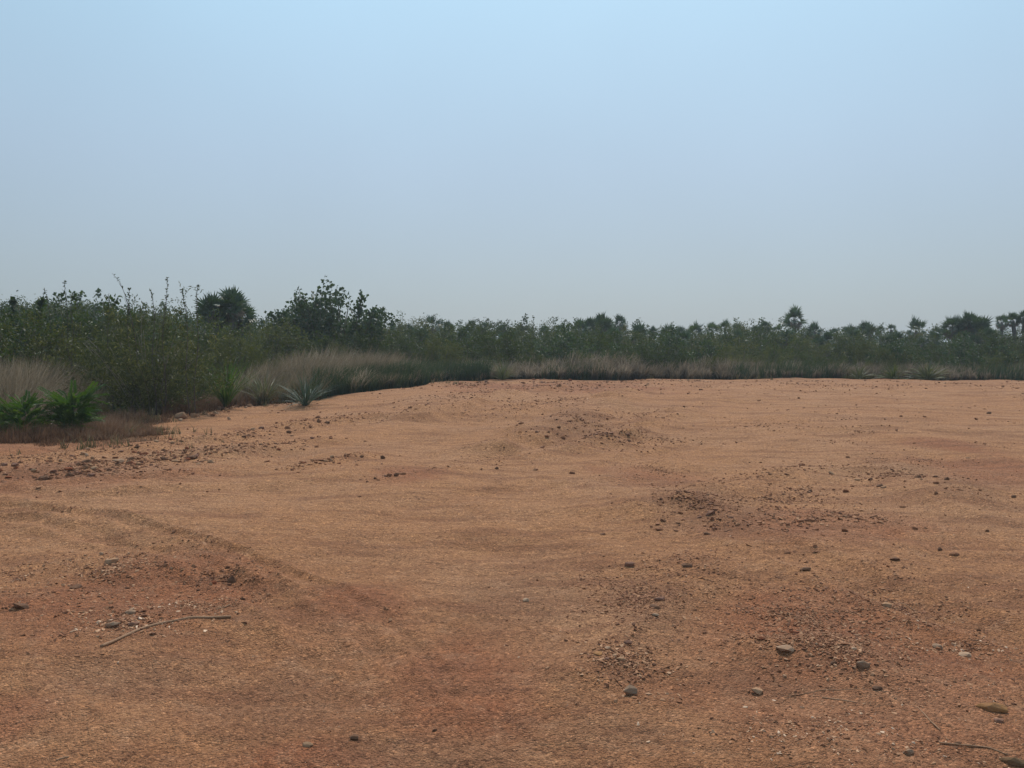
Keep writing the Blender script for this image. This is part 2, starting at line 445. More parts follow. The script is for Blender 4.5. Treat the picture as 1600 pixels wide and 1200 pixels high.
hh = g.math('ADD', g.math('MULTIPLY', n3, 1.0), g.math('ADD', g.math('MULTIPLY', n4, 0.30), g.math('MULTIPLY', vo.outputs['Distance'], -0.22)))
bp = g.n('ShaderNodeBump', Strength=1.0, Distance=0.045, Height=hh)
g.put(p.inputs['Normal'], bp.outputs[0])
M['earth'] = g.out(p.outputs[0])
gm = mesh_np('ground', np.stack([gx, gy, gz], -1), quads,
             {'veg': gveg, 'sand': gtan_band, 'red': mask(gx, gy, RED, 21), 'dark': mask(gx, gy, DARK, 31), 'rut': rut_m}, M['earth'], True)
# close the small hole under the camera
bm = bmesh.new(); bm.from_mesh(gm); bm.verts.ensure_lookup_table()
bm.faces.new([bm.verts[i] for i in range(na)][::-1]); bm.to_mesh(gm); bm.free()
ground = link('ground', gm)
tag(ground, None, kind='structure')

# ------------------------------------------------------------------ generic plant geometry
def norm(v):
    return v / np.maximum(np.linalg.norm(v, axis=-1, keepdims=True), 1e-9)

def leaf_geo(P, D, L, Wd, rng, fold=0.12, flat=0.0):
    n = len(P)
    D = norm(D)
    up = rng.normal(size=(n, 3)) * (1 - flat) + np.array([0, 0, 1.0]) * (0.3 + flat * 2)
    sd = norm(np.cross(D, up)); nn = np.cross(sd, D)
    L = np.broadcast_to(L, n)[:, None]; Wd = np.broadcast_to(Wd, n)[:, None]
    mid = P + D * L * 0.5
    V = np.stack([P, mid + sd * Wd * 0.5 + nn * L * fold, P + D * L - nn * L * fold * 0.6, mid - sd * Wd * 0.5 + nn * L * fold], 1).reshape(-1, 3)
    b = np.arange(n)[:, None] * 4
    Fc = np.concatenate([b + np.array([[0, 1, 2]]), b + np.array([[0, 2, 3]])], 0)
    return V, Fc

def tube(pts, radii, k=5):
    pts = np.asarray(pts, float); n = len(pts)
    radii = np.broadcast_to(radii, n)
    t = norm(np.gradient(pts, axis=0))
    ref = np.array([0.31, 0.17, 0.93]) if abs(t[:, 2]).mean() < 0.8 else np.array([1.0, 0.2, 0.1])
    a = norm(np.cross(t, ref)); b = np.cross(t, a)
    th = np.arange(k) * 2 * math.pi / k
    V = (pts[:, None, :] + radii[:, None, None] * (a[:, None, :] * np.cos(th)[None, :, None] + b[:, None, :] * np.sin(th)[None, :, None])).reshape(-1, 3)
    fs = []
    for i in range(n - 1):
        for j in range(k):
            j2 = (j + 1) % k
            fs += [(i * k + j, i * k + j2, (i + 1) * k + j2), (i * k + j, (i + 1) * k + j2, (i + 1) * k + j)]
    e = len(V)
    V = np.concatenate([V, pts[:1], pts[-1:]], 0)
    for j in range(k):
        j2 = (j + 1) % k
        fs += [(e, j2, j), (e + 1, (n - 1) * k + j, (n - 1) * k + j2)]
    return V, np.array(fs, int)

def join(parts):
    Vs, Fs, off = [], [], 0
    for V, Fc in parts:
        Vs.append(V); Fs.append(Fc + off); off += len(V)
    return np.concatenate(Vs), np.concatenate(Fs)

def shrub_geo(seed, h, w, nstem, nleaf, ll, lw, sprig=0.15, low=0.12, top=0.25, upright=0.5, flat=0.2, dome=0.55, tips=True):
    """stems and twigs that fill an uneven dome; leaves sit along the twigs"""
    rng = np.random.default_rng(seed)
    tubes = []; A, B, Cc = [], [], []
    for s in range(nstem):
        az = rng.uniform(0, 2 * math.pi); rr = math.sqrt(rng.uniform(0.0, 1)) * w * 0.5
        hh = h * (1 - dome * (rr / (w * 0.5)) ** 2) * rng.uniform(1 - top, 1.0)
        if rng.random() < sprig: hh *= rng.uniform(1.05, 1.3)
        p0 = np.array([math.cos(az), math.sin(az), 0]) * rng.uniform(0, 0.10 * w)
        p2 = np.array([math.cos(az) * rr, math.sin(az) * rr, hh])
        p1 = p0 * 0.5 + p2 * np.array([0.5, 0.5, 0.25 + 0.35 * upright]) + rng.normal(size=3) * 0.06 * h
        t = np.linspace(0, 1, 7)[:, None]
        cv = (1 - t) ** 2 * p0 + 2 * t * (1 - t) * p1 + t * t * p2
        tubes.append(tube(cv, np.linspace(0.022, 0.004, 7) * h / 2.6, 4))
        for b in range(8):
            tt = rng.uniform(low, 1.0)
            q0 = (1 - tt) ** 2 * p0 + 2 * tt * (1 - tt) * p1 + tt * tt * p2
            dd = norm(rng.normal(size=3) * np.array([1, 1, 0.6]) + np.array([0, 0, 0.5]))
            ln = rng.uniform(0.12, 0.34) * w * 0.55 * (1.15 - 0.6 * tt)
            q2 = q0 + dd * ln; q1 = (q0 + q2) / 2 + np.array([0, 0, 0.06 * h * rng.random()])
            A.append(q0); B.append(q1); Cc.append(q2)
            if b % 3 == 0:
                tubes.append(tube(np.stack([q0, q1, q2]), [0.007 * h / 2.6, 0.005 * h / 2.6, 0.002], 3))
        if tips:
            A.append(cv[4]); B.append(cv[5]); Cc.append(cv[6]); A.append(cv[5]); B.append((cv[5] + cv[6]) / 2); Cc.append(cv[6])
    A, B, Cc = map(np.array, (A, B, Cc))
    k = rng.integers(0, len(A), nleaf)
    t = rng.random(nleaf)[:, None] ** 0.7
    P = (1 - t) ** 2 * A[k] + 2 * t * (1 - t) * B[k] + t * t * Cc[k]
    P = P + rng.normal(size=P.shape) * 0.018 * w
    P[:, 2] = np.maximum(P[:, 2], 0.03)
    D = norm(Cc[k] - A[k]) * 0.6 + rng.normal(size=P.shape) * 0.75 + np.array([0, 0, 0.15])
    sz = rng.uniform(0.6, 1.25, nleaf)
    V, Fc = leaf_geo(P, D, ll * sz, lw * sz, rng, flat=flat)
    br = rng.random(len(A))
    tint = np.clip(0.55 * br[k] + 0.45 * rng.random(nleaf), 0, 1)
    return (V, Fc, np.repeat(tint, 4)), join(tubes)

def shrub_meshes(nm, mat, *a, **kw):
    (V, Fc, ti), (tv, tf) = shrub_geo(*a, **kw)
    return mesh_np(nm + '_foliage', V, Fc, {'tint': ti}, M[mat]), mesh_np(nm + '_stem', tv, tf, None, M['stem'], True), float(np.percentile(V[:, 2], 97.5)), float(np.percentile(V[:, 2], 98.8))

def put_shrub(name, meshes, x, y, rz, sc, label, group=None, cat='shrub', sz=None):
    o = empty(name, (x, y, hz(x, y) - 0.04), rz, sc)
    if sz: o.scale = (sc, sc, sc * sz)
    tag(o, label, cat, group)
    link('foliage', meshes[0], o); link('stem', meshes[1], o)
    return o

def at(px, d, py=None):
    """ground point in the column px of the photograph at d metres"""
    return (px - 800) / F * d, d

def top_z(py, d):
    return EYE + (HOR - py) * d / F

rng = np.random.default_rng(7)

# ------------------------------------------------------------------ scrub belt: shrubs
SH = {
    'a': shrub_meshes('scrub_a', 'scrub', 1, 2.8, 3.8, 34, 9000, 0.085, 0.042, sprig=0.0, top=0.22, dome=0.5, tips=False),
    'b': shrub_meshes('scrub_b', 'scrub', 2, 2.5, 4.2, 36, 9000, 0.075, 0.045, sprig=0.0, top=0.2, dome=0.45, tips=False),
    'c': shrub_meshes('scrub_c', 'olive', 3, 2.6, 3.6, 34, 8500, 0.10, 0.028, sprig=0.06, top=0.25, upright=0.8),
    'd': shrub_meshes('scrub_d', 'scrub', 4, 3.0, 3.8, 30, 7500, 0.11, 0.055, sprig=0.0, top=0.25, dome=0.5, tips=False),
    'e': shrub_meshes('scrub_e', 'olive', 5, 2.2, 4.0, 36, 9000, 0.07, 0.034, sprig=0.03, top=0.22, tips=False),
    'f': shrub_meshes('scrub_f', 'round', 6, 2.7, 4.0, 32, 6500, 0.10, 0.08, sprig=0.0, top=0.25, dome=0.5, tips=False),
}
def skyline(px):
    """row of the top of the continuous scrub in the photograph"""
    xs = [-400, 0, 60, 110, 200, 260, 330, 420, 500, 600, 680, 800, 900, 1000, 1100, 1200, 1300, 1400, 1500, 1600, 2000]
    ys = [478, 482, 480, 482, 484, 496, 500, 500, 498, 508, 510, 512, 512, 515, 517, 514, 520, 521, 519, 520, 520]
    return float(np.interp(px, xs, ys))

MARKS = [(0, 'the left edge'), (104, 'the tallest straight weed'), (235, 'the wispy bush'), (360, 'the big palm clump'), (520, 'the broadleaf shrub'),
         (676, 'the lone spiky palm'), (785, 'the grey-green tuft'), (936, 'the biggest central palm'), (1086, 'the far palm row'), (1240, 'the highest right palm'),
         (1346, 'the broad rounded palm'), (1430, 'the open-crowned palm'), (1510, 'the brown-skirted palms'), (1600, 'the right edge')]
LOOK = {'a': 'dark green scrub bush', 'b': 'wide dark green bush', 'c': 'olive narrow-leaved bush', 'd': 'large-leaved green bush', 'e': 'low olive bush', 'f': 'round-leaved dark bush'}
def bush_label(px, k, row):
    mx, mn = min(MARKS, key=lambda m: abs(m[0] - px))
    rel = 'in line with' if abs(px - mx) < 22 else 'left of' if px < mx else 'right of'
    return '%s %s, %s %s' % (LOOK[k], row, rel, mn)
ROWS = ['in the front row', 'in the second row', 'in the middle row', 'towards the back', 'on the skyline']
keys = list('abcdef')
for row, (d0, step, jit, drop) in enumerate([(38.0, 2.7, 1.2, 12), (43, 2.7, 1.6, 7), (50, 3.0, 2.2, 3), (60, 3.4, 3.0, 0), (76, 4.2, 4.5, -2)]):
    hw = d0 * 0.70 + 3
    for x in np.arange(-hw, hw, step):
        y = d0 + rng.uniform(-jit, jit); xx = x + rng.uniform(-0.3, 0.3) * step
        px = 800 + F * xx / y
        if not (-90 < px < 1690): continue
        k = keys[rng.integers(0, 6)]
        if y > 55 and k in 'ce': k = 'a'
        zt = top_z(skyline(px) + drop + rng.uniform(-4, 8), y)
        sc = max((zt - hz(xx, y)) / SH[k][2], 0.45)
        grp = 'scrub belt on the left' if px < 600 else 'scrub belt in the middle' if px < 1180 else 'scrub belt on the right'
        put_shrub('scrub_bush', SH[k], xx, y, rng.uniform(0, 6.28), sc, bush_label(px, k, ROWS[row]), grp)

# left middle distance, 20 to 32 m, behind the big bush
for i, (px, d, py, k) in enumerate([(-60, 23, 478, 'a'), (15, 24, 480, 'f'), (70, 25.5, 484, 'd'), (120, 24, 486, 'b'), (165, 26, 482, 'f'), (215, 25, 490, 'c'),
                                    (270, 28, 500, 'a'), (320, 30, 508, 'b'), (400, 31, 512, 'e'), (455, 33, 515, 'a'), (40, 20.5, 505, 'c'), (120, 20.5, 510, 'e'),
                                    (-30, 19.5, 500, 'b'), (540, 34.5, 522, 'd'), (610, 35, 524, 'b'), (360, 27, 528, 'c'), (490, 33, 525, 'e'), (680, 35.5, 528, 'c')]):
    x, y = at(px, d)
    hmesh = SH[k][2]
    lab = bush_label(px, k, 'in the near thicket' if d < 27 else 'behind the grass mound')
    grp = 'thicket behind the left grass' if px < 240 else 'bushes behind the plumed grass'
    put_shrub('thicket_bush', SH[k], x, y, rng.uniform(0, 6.28), (top_z(py + (9 if px < 240 else 4), d) - hz(x, y)) / hmesh, lab, grp)

# low bushes in the dry grass along the far edge
for px, d, py, k in [(760, 35.2, 560, 'e'), (835, 35.6, 556, 'c'), (905, 35.0, 553, 'e'), (1010, 35.8, 538, 'b'), (1035, 36.2, 542, 'a'), (1120, 35.6, 558, 'c'), (1205, 36.0, 552, 'e'),
                     (1290, 35.4, 556, 'b'), (1375, 34.6, 564, 'e'), (1415, 35.6, 556, 'c'), (1480, 35.4, 560, 'a'), (1555, 35.8, 554, 'e'), (1625, 35.2, 556, 'c')]:
    x, y = at(px, d)
    put_shrub('low_bush', SH[k], x, y, rng.uniform(0, 6.28), (top_z(py, d) - hz(x, y)) / SH[k][2], bush_label(px, k, 'low in the far grass'), 'low bushes in the far grass')

# the broad-leaved shrub standing above the belt, left of centre
bl = shrub_meshes('broadleaf_shrub', 'round', 41, 4.0, 4.8, 60, 6500, 0.16, 0.12, sprig=0.0, top=0.14, upright=0.7, dome=0.28)
x, y = at(520, 38)
put_shrub('broadleaf_shrub', bl, x, y, 0.4, (top_z(456, 38) - hz(x, y)) / bl[3], 'tall open round-leaved shrub above the scrub, right of the big palm clump')

# big wispy bush at the left verge
(V, Fc, ti), _ = shrub_geo(51, 2.45, 3.3, 80, 9800, 0.095, 0.022, sprig=0.3, low=0.12, top=0.55, upright=0.75, flat=0.1)
x, y = at(238, 18.7)
bush = empty('verge_bush', (x, y, hz(x, y) - 0.05), 0.3, 1.16)
tag(bush, 'large wispy olive bush with bare shoots at the left edge of the track', 'shrub')
link('foliage', mesh_np('verge_bush_foliage', V, Fc, {'tint': ti}, M['wispy']), bush)
r2 = np.random.default_rng(5)
for s in range(34):
    az = r2.uniform(0, 6.28); rr = r2.uniform(0.1, 1.0) ** 0.6 * 1.55
    hh = (2.3 - 0.55 * rr) * r2.uniform(0.6, 1.1)
    t = np.linspace(0, 1, 8)[:, None]
    p0 = np.array([math.cos(az), math.sin(az), 0]) * rr * 0.25
    p2 = np.array([math.cos(az) * rr, math.sin(az) * rr, hh])
    p1 = p0 * 0.4 + p2 * np.array([0.35, 0.35, 0.6]) + r2.normal(size=3) * 0.08
    tv, tf = tube((1 - t) ** 2 * p0 + 2 * t * (1 - t) * p1 + t * t * p2, np.linspace(0.011, 0.003, 8), 4)
    link('stem', mesh_np('verge_bush_stem', tv, tf, None, M['palestem'], True), bush)

# tall weeds whose shoots rise over the skyline at left: (px, top row, distance, lean px, label)
def weed(px, py, d, lean, base_py, seed, label, leafy=60, pw=2.2, mat='scrub', ll=0.055, lw=0.026):
    q = np.random.default_rng(seed)
    x, y = at(px, d)
    z0 = hz(x, y); H = top_z(py, d) - z0
    o = empty('tall_weed', (x, y, z0)); tag(o, label, 'weed')
    t = np.linspace(0, 1, 14)
    lx = lean * d / F
    sx = np.stack([lx * t ** pw + 0.03 * np.sin(t * 9 + seed), 0.03 * np.cos(t * 7 + seed), H * np.minimum(t * 1.02, 1 - 0.05 * (pw > 3) * (t - 0.97) ** 2)], -1)
    tv, tf = tube(sx, np.linspace(0.014, 0.004, 14), 5)
    parts = [(tv, tf)]
    n = leafy
    tt = 1 - q.random(n) ** 1.3 * 0.45
    P = np.stack([np.interp(tt, t, sx[:, i]) for i in range(3)], -1)
    D = q.normal(size=(n, 3)) * np.array([1, 1, 0.5]) + np.array([0, 0, 0.7])
    V, Fc = leaf_geo(P, D, ll * q.uniform(0.6, 1.3, n), lw * q.uniform(0.7, 1.4, n), q)
    link('foliage', mesh_np('weed_foliage', V, Fc, {'tint': np.repeat(q.random(n) * 0.5, 4)}, M[mat]), o)
    for b in range(3):
        b0 = q.uniform(0.6, 0.9); P0 = np.array([np.interp(b0, t, sx[:, i]) for i in range(3)])
        dd = np.array([q.uniform(-1, 1), q.uniform(-1, 1), 1.4]); dd = dd / np.linalg.norm(dd)
        parts.append(tube(np.stack([P0, P0 + dd * 0.08, P0 + dd * q.uniform(0.14, 0.26)]), [0.005, 0.004, 0.002], 4))
    tv, tf = join(parts)
    link('stem', mesh_np('weed_stem', tv, tf, None, M['weedstem'], True), o)
    return o
weed(82, 452, 21, -8, 0, 1, 'short dark weed shoot on the skyline, left of the straight leafy one at far left', 70)
weed(104, 440, 21, 3, 0, 2, 'tallest straight leafy weed shoot on the skyline at far left', 90)
weed(116, 461, 21, 0, 0, 3, 'small dark weed shoot just right of the tallest straight one at far left', 50)
weed(212, 428, 18.2, -34, 0, 4, 'arching weed shoot with curled tip above the big wispy bush', 50, pw=6.0)
weed(205, 452, 18.2, -3, 0, 5, 'upright dark weed shoot beneath the arching curled one', 90)
weed(173, 460, 18.4, -4, 0, 12, 'thin forked weed shoot left of the arching curled one', 25)
weed(256, 434, 18.0, 6, 0, 6, 'tall crooked weed shoot rising from the middle of the wispy bush', 70)
weed(241, 455, 18.0, -2, 0, 7, 'short weed shoot just left of the tall crooked one in the wispy bush', 70)
weed(293, 452, 18.2, -4, 0, 8, 'left branch-like weed shoot of the pair nearest the big palm clump', 80)
weed(305, 447, 18.2, 9, 0, 9, 'right, outward leaning weed shoot of the pair nearest the big palm clump', 90)
weed(25, 465, 22, 2, 0, 10, 'broad leaved weed top on the skyline at the far left edge', 60, mat='round', ll=0.16, lw=0.12)
weed(62, 470, 22, 4, 0, 11, 'broad leaved weed top with one round head near the far left edge', 60, mat='round', ll=0.16, lw=0.12)
weed(820, 491, 44, 2, 0, 13, 'thin curved weed stalk on the central skyline, left one of two', 40, ll=0.12, lw=0.05)
weed(835, 494, 44, -2, 0, 14, 'thin curved weed stalk on the central skyline, right one of two', 40, ll=0.12, lw=0.05)

# ------------------------------------------------------------------ fan palms
def frond_mesh(seed, dead=False):
    q = np.random.default_rng(seed)
    parts = []; n = 14
    hub = 0.46
    px_ = np.linspace(0, hub, 4); sag = -0.05 * (px_ / hub) ** 2
    pet = np.stack([px_, np.zeros(4), sag], -1)
    V0 = np.concatenate([pet + [0, 0.011, 0], pet - [0, 0.011, 0], pet - [0, 0, 0.014]])
    f0 = []
    for i in range(3):
        for a, b in ((0, 1), (1, 2), (2, 0)):
            f0 += [(a * 4 + i, b * 4 + i, b * 4 + i + 1), (a * 4 + i, b * 4 + i + 1, a * 4 + i + 1)]
    parts.append((V0, np.array(f0)))
    h = np.array([hub, 0, -0.05])
    for i in range(n):
        a = R(-118 + 236 * i / (n - 1)) * (0.62 if dead else 1.0) + q.normal() * 0.03
        ln = 0.58 * (1 - 0.28 * abs(a) / R(118)) * q.uniform(0.8, 1.15)
        dv = np.array([math.cos(a), math.sin(a), 0.10 + 0.25 * abs(math.sin(a))])
        sv = np.array([-math.sin(a), math.cos(a), 0.0])
        dr = q.uniform(0.05, 0.22) * (2.0 if dead else 1.0)
        m1 = h + dv * ln * 0.48; tip = h + dv * ln - np.array([0, 0, dr * ln])
        wd = 0.042 * (0.8 if dead else 1)
        V = np.stack([h, m1 + sv * wd, m1 + np.array([0, 0, 0.02]), m1 - sv * wd, tip])
        parts.append((V, np.array([(0, 1, 2), (0, 2, 3), (1, 4, 2), (2, 4, 3)])))
    V, Fc = join(parts)
    return mesh_np('dead_frond' if dead else 'frond', V, Fc, {'tint': np.full(len(V), q.random())}, M['palm_dead' if dead else 'palm'])
FR = [frond_mesh(100 + i) for i in range(6)]
FD = [frond_mesh(200 + i, True) for i in range(3)]

def frond_mat4(az, el, roll, s, org):
    return (Matrix.Translation(org) @ Matrix.Rotation(az, 4, 'Z') @ Matrix.Rotation(-el, 4, 'Y') @ Matrix.Rotation(roll, 4, 'X') @ Matrix.Scale(s, 4))

def palm(px, py, d, wpx, label, nf=30, ndead=8, heads=1, group=None, seed=0, fine=True, down=36):
    q = np.random.default_rng(seed + int(px))
    x, y = at(px, d)
    z0 = hz(x, y) - 0.05
    Rw = wpx * d / F / 2
    zt = top_z(py, d) - z0
    o = empty('fan_palm', (x, y, z0)); tag(o, label, 'palm', group)
    crown = []
    for hd in range(heads):
        r_ = Rw * (1.05 if heads == 1 else 0.62)
        if heads == 1: off = np.zeros(2); top = zt
        else:
            a = hd * 2.4 + 0.3; off = np.array([math.cos(a), math.sin(a)]) * Rw * 0.55 * (0.2 if hd == 0 else 1); top = zt - (0 if hd == 0 else q.uniform(0.1, 0.4) * Rw)
        org = Vector((off[0], off[1], max(top - 0.93 * r_, 0.3)))
        t = np.linspace(0, 1, 7)[:, None]
        b0 = np.array([off[0] * 0.3, off[1] * 0.3, 0.0]); b2 = np.array(org)
        tv, tf = tube(b0 * (1 - t) + b2 * t + np.array([0.05, 0.02, 0]) * np.sin(t * 3.0), np.array([0.17, 0.13, 0.12, 0.11, 0.11, 0.12, 0.09]), 8)
        link('trunk', mesh_np('palm_trunk', tv, tf, None, M['trunk'], True), o)
        nf_ = int(nf * (0.62 if heads == 1 and fine else 0.85))
        for i in range(nf_ + ndead):
            dead = i >= nf_
            u = (i + 0.5) / nf_ if not dead else 0
            el = R(86) - R(86 + down) * u ** 1.1 + q.normal() * 0.10 if not dead else R(q.uniform(-75, -30))
            az = i * 2.39996 + q.normal() * 0.2
            mt = frond_mat4(az, el, q.normal() * 0.85, r_ * q.uniform(0.72, 1.15) * (0.85 if dead else 1), org)
            me = (FD if dead else FR)[q.integers(0, 3 if dead else 6)]
            if fine:
                c = link('dead_frond' if dead else 'frond', me, o); c.matrix_local = mt
            else:
                crown.append((me, mt, dead))
    if not fine:
        Vs = []; ti = []
        for me, mt, dead in crown:
            if dead: continue
            v = np.empty(len(me.vertices) * 3, np.float32); me.vertices.foreach_get('co', v); v = v.reshape(-1, 3)
            fa = np.empty(len(me.polygons) * 3, np.int32); me.polygons.foreach_get('vertices', fa)
            mm = np.array(mt)
            Vs.append((v @ mm[:3, :3].T + mm[:3, 3], fa.reshape(-1, 3))); ti.append(np.full(len(v), q.random()))
        V, Fc = join(Vs)
        link('crown', mesh_np('palm_crown', V, Fc, {'tint': np.concatenate(ti)}, M['palm']), o)
    return o
palm(360, 450, 34, 92, 'large dark rounded fan palm clump at left, between wispy bush and broadleaf shrub', 40, 6, heads=5, down=55)
palm(676, 491, 60, 36, 'lone spiky fan palm on the skyline right of the broadleaf shrub', 24, 4)
palm(906, 499, 56, 38, 'lower fan palm at the left side of the central palm cluster', 26, 6)
palm(936, 488, 58, 62, 'biggest, tallest fan palm of the central cluster', 34, 8, heads=3, down=50)
palm(968, 492, 62, 30, 'slim fan palm head right beside the biggest central palm', 26, 4)
palm(999, 504, 55, 46, 'fan palm at the right side of the central palm cluster', 28, 8)
palm(1240, 479, 56, 42, 'single fan palm with spiky crown rising highest over the right scrub', 30, 10)
palm(1192, 501, 60, 40, 'wide fan palm left of the single highest palm on the right', 26, 6, heads=2)
palm(1272, 503, 58, 32, 'fan palm just right of the single highest palm on the right', 26, 6)
palm(1346, 502, 58, 58, 'broad rounded fan palm between the highest palm and the open-crowned palm', 26, 6, heads=3)
palm(1430, 496, 55, 42, 'open-crowned fan palm with separate spiky fans left of the brown-skirted clump', 20, 8)
palm(1510, 485, 48, 76, 'broad fan palm clump with brown dead skirt near the right edge', 32, 16, heads=4, down=40)
palm(1563, 490, 56, 28, 'slender fan palm between the skirted clump and the rightmost palm', 24, 8)
palm(1596, 484, 48, 48, 'rightmost fan palm, cut by the edge of the picture', 28, 10, heads=2)
sm = [(701, 502, 64, 26), (737, 500, 62, 24), (757, 502, 64, 18), (640, 506, 60, 24), (615, 507, 62, 20), (785, 506, 62, 26), (850, 508, 62, 28), (876, 506, 60, 26)]
ORD = ['leftmost', 'second', 'third', 'fourth', 'fifth', 'sixth', 'seventh', 'eighth']
for i, (a, b, c, w) in enumerate(sorted(sm)):
    palm(a, b, c, w, ORD[i] + ' small far fan palm from the left, before the central palms', 18, 0, group='far palms left of centre', fine=False)
for i, (a, b, c, w) in enumerate(sorted([(1042, 507, 60, 40), (1086, 503, 60, 38), (1112, 502, 64, 28), (1132, 500, 62, 28), (1152, 504, 62, 26), (1062, 509, 62, 28), (1020, 509, 60, 26)])):
    palm(a, b, c, w, ORD[i] + ' small far fan palm between the central palms and the highest palm', 20, 0, group='far palms right of centre', fine=False)
for i, (a, b, c, w) in enumerate(sorted([(1303, 511, 66, 20), (1318, 510, 64, 20), (1391, 506, 62, 20), (1374, 508, 64, 20), (1462, 509, 60, 24), (1215, 505, 60, 26)])):
    palm(a, b, c, w, ORD[i] + ' small far fan palm on the skyline among the right-hand palms', 18, 0, group='far palms on the right', fine=False)

PL = [(590, 512, 47, 52), (655, 512, 46, 46), (720, 514, 47, 56), (800, 514, 46, 50), (880, 516, 45, 54), (955, 512, 48, 60), (1065, 516, 46, 56), (1150, 514, 47, 60), (1225, 512, 47, 62),
      (1290, 517, 46, 50), (1330, 512, 48, 60), (1400, 516, 46, 54), (1455, 516, 46, 50), (1540, 510, 46, 56)]
NEAR = {590: 'right beside the broadleaf shrub', 655: 'left of the lone spiky palm', 720: 'right of the lone spiky palm', 800: 'near the two thin weed stalks', 880: 'left of the central palm cluster',
        955: 'in front of the central palm cluster', 1065: 'right of the central palm cluster', 1150: 'below the small far palms', 1225: 'in front of the highest right palm', 1290: 'right of the highest right palm',
        1330: 'in front of the broad rounded palm', 1400: 'left of the open-crowned palm', 1455: 'left of the brown-skirted palms', 1540: 'right of the brown-skirted palms'}
for a, b, c, w in PL:
    palm(a, b, c, w, 'low bushy fan palm in the scrub, ' + NEAR[a], 26, 3, heads=2, group='low palms in the scrub', down=60, seed=5)

# ------------------------------------------------------------------ grasses
def grass(name, label, n, area, hfun, width, stops, seed, lean=0.35, wind=(0.12, -0.05), seg=3, cat='grass', tip=None, clump=0.0):
    """area(rng, n) -> x, y ; hfun(x, y, rng) -> blade height"""
    q = np.random.default_rng(seed)
    x, y = area(q, n)
    if clump > 0:
        cx = np.round(x / clump) ; cy = np.round(y / clump)
        ox = (_h(cx, cy, 3) - 0.5) * clump; oy = (_h(cx, cy, 4) - 0.5) * clump
        x = x + ((cx * clump + ox) - x) * 0.55; y = y + ((cy * clump + oy) - y) * 0.55
    n = len(x)
    z = height(x, y, fine=False) - 0.02
    H = hfun(x, y, q)
    keep = H > 0.03
    for tx, ty, tr in CLEAR: keep &= np.hypot(x - tx, y - ty) > tr
    x, y, z, H = x[keep], y[keep], z[keep], H[keep]; n = len(x)
    az = q.uniform(0, 2 * math.pi, n); ln = np.abs(q.normal(0, lean, n)) + 0.03
    dx = np.cos(az) * ln + wind[0]; dy = np.sin(az) * ln + wind[1]
    wa = q.uniform(0, math.pi, n); w = width * q.uniform(0.6, 1.4, n)
    wx, wy = np.cos(wa) * w / 2, np.sin(wa) * w / 2
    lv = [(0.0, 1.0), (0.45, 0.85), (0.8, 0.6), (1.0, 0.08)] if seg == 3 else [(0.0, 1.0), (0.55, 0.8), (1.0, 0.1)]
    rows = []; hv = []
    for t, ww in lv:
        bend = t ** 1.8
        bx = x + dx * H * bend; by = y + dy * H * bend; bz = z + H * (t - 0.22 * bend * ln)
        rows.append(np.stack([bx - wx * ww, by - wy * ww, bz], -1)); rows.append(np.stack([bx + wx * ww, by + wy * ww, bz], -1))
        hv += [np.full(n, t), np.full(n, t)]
    m = len(rows)
    V = np.stack(rows, 1).reshape(-1, 3)
    hv = np.stack(hv, 1).ravel()
    b = np.arange(n)[:, None] * m
    Fc = np.concatenate([b + np.array([[2 * k, 2 * k + 1, 2 * k + 3, 2 * k + 2]]) for k in range(m // 2 - 1)], 0)
    tint = np.repeat(np.clip(q.random(n) * 0.6 + 0.4 * (vnoise(x, y, 1.6, seed) + 0.5), 0, 1), m)
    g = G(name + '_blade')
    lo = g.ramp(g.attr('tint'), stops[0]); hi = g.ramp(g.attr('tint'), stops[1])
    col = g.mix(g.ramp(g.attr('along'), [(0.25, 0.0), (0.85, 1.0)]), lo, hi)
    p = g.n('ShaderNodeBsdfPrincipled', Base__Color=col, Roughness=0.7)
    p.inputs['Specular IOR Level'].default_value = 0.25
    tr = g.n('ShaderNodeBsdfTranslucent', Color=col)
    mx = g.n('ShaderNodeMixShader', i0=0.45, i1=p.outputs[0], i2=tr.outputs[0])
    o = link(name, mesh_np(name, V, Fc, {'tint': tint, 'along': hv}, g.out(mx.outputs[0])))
    tag(o, label, cat, None, 'stuff')
    return o

CLEAR = [(*gp(477, 634), 0.55), (*at(352, 20.3), 0.3), (*at(412, 21.4), 0.3), (*at(785, 32.9), 0.5), (*at(1342, 32.9), 0.5), (*at(1450, 32.9), 0.7), (*at(1395, 32.9), 0.5)]
def band(px0, px1, d0, d1):
    def f(q, n):
        px = q.uniform(px0, px1, n); d = np.sqrt(q.uniform(d0 * d0, d1 * d1, n))
        return (px - 800) / F * d, d
    return f
TAN = ([(0, (0.04, 0.05, 0.02)), (1, (0.12, 0.10, 0.05))], [(0, (0.13, 0.10, 0.06)), (0.5, (0.215, 0.16, 0.105)), (0.82, (0.33, 0.265, 0.19)), (1, (0.52, 0.45, 0.35))])
PINK = ([(0, (0.045, 0.038, 0.022)), (1, (0.10, 0.07, 0.045))], [(0, (0.14, 0.105, 0.068)), (0.6, (0.25, 0.19, 0.135)), (1, (0.46, 0.38, 0.29))])
RUST = ([(0, (0.06, 0.032, 0.018)), (1, (0.12, 0.06, 0.032))], [(0, (0.14, 0.07, 0.04)), (0.7, (0.225, 0.13, 0.08)), (1, (0.40, 0.31, 0.23))])
GREEN = ([(0, (0.018, 0.034, 0.016)), (1, (0.04, 0.06, 0.026))], [(0, (0.03, 0.05, 0.022)), (0.8, (0.06, 0.08, 0.034)), (1, (0.12, 0.12, 0.06))])

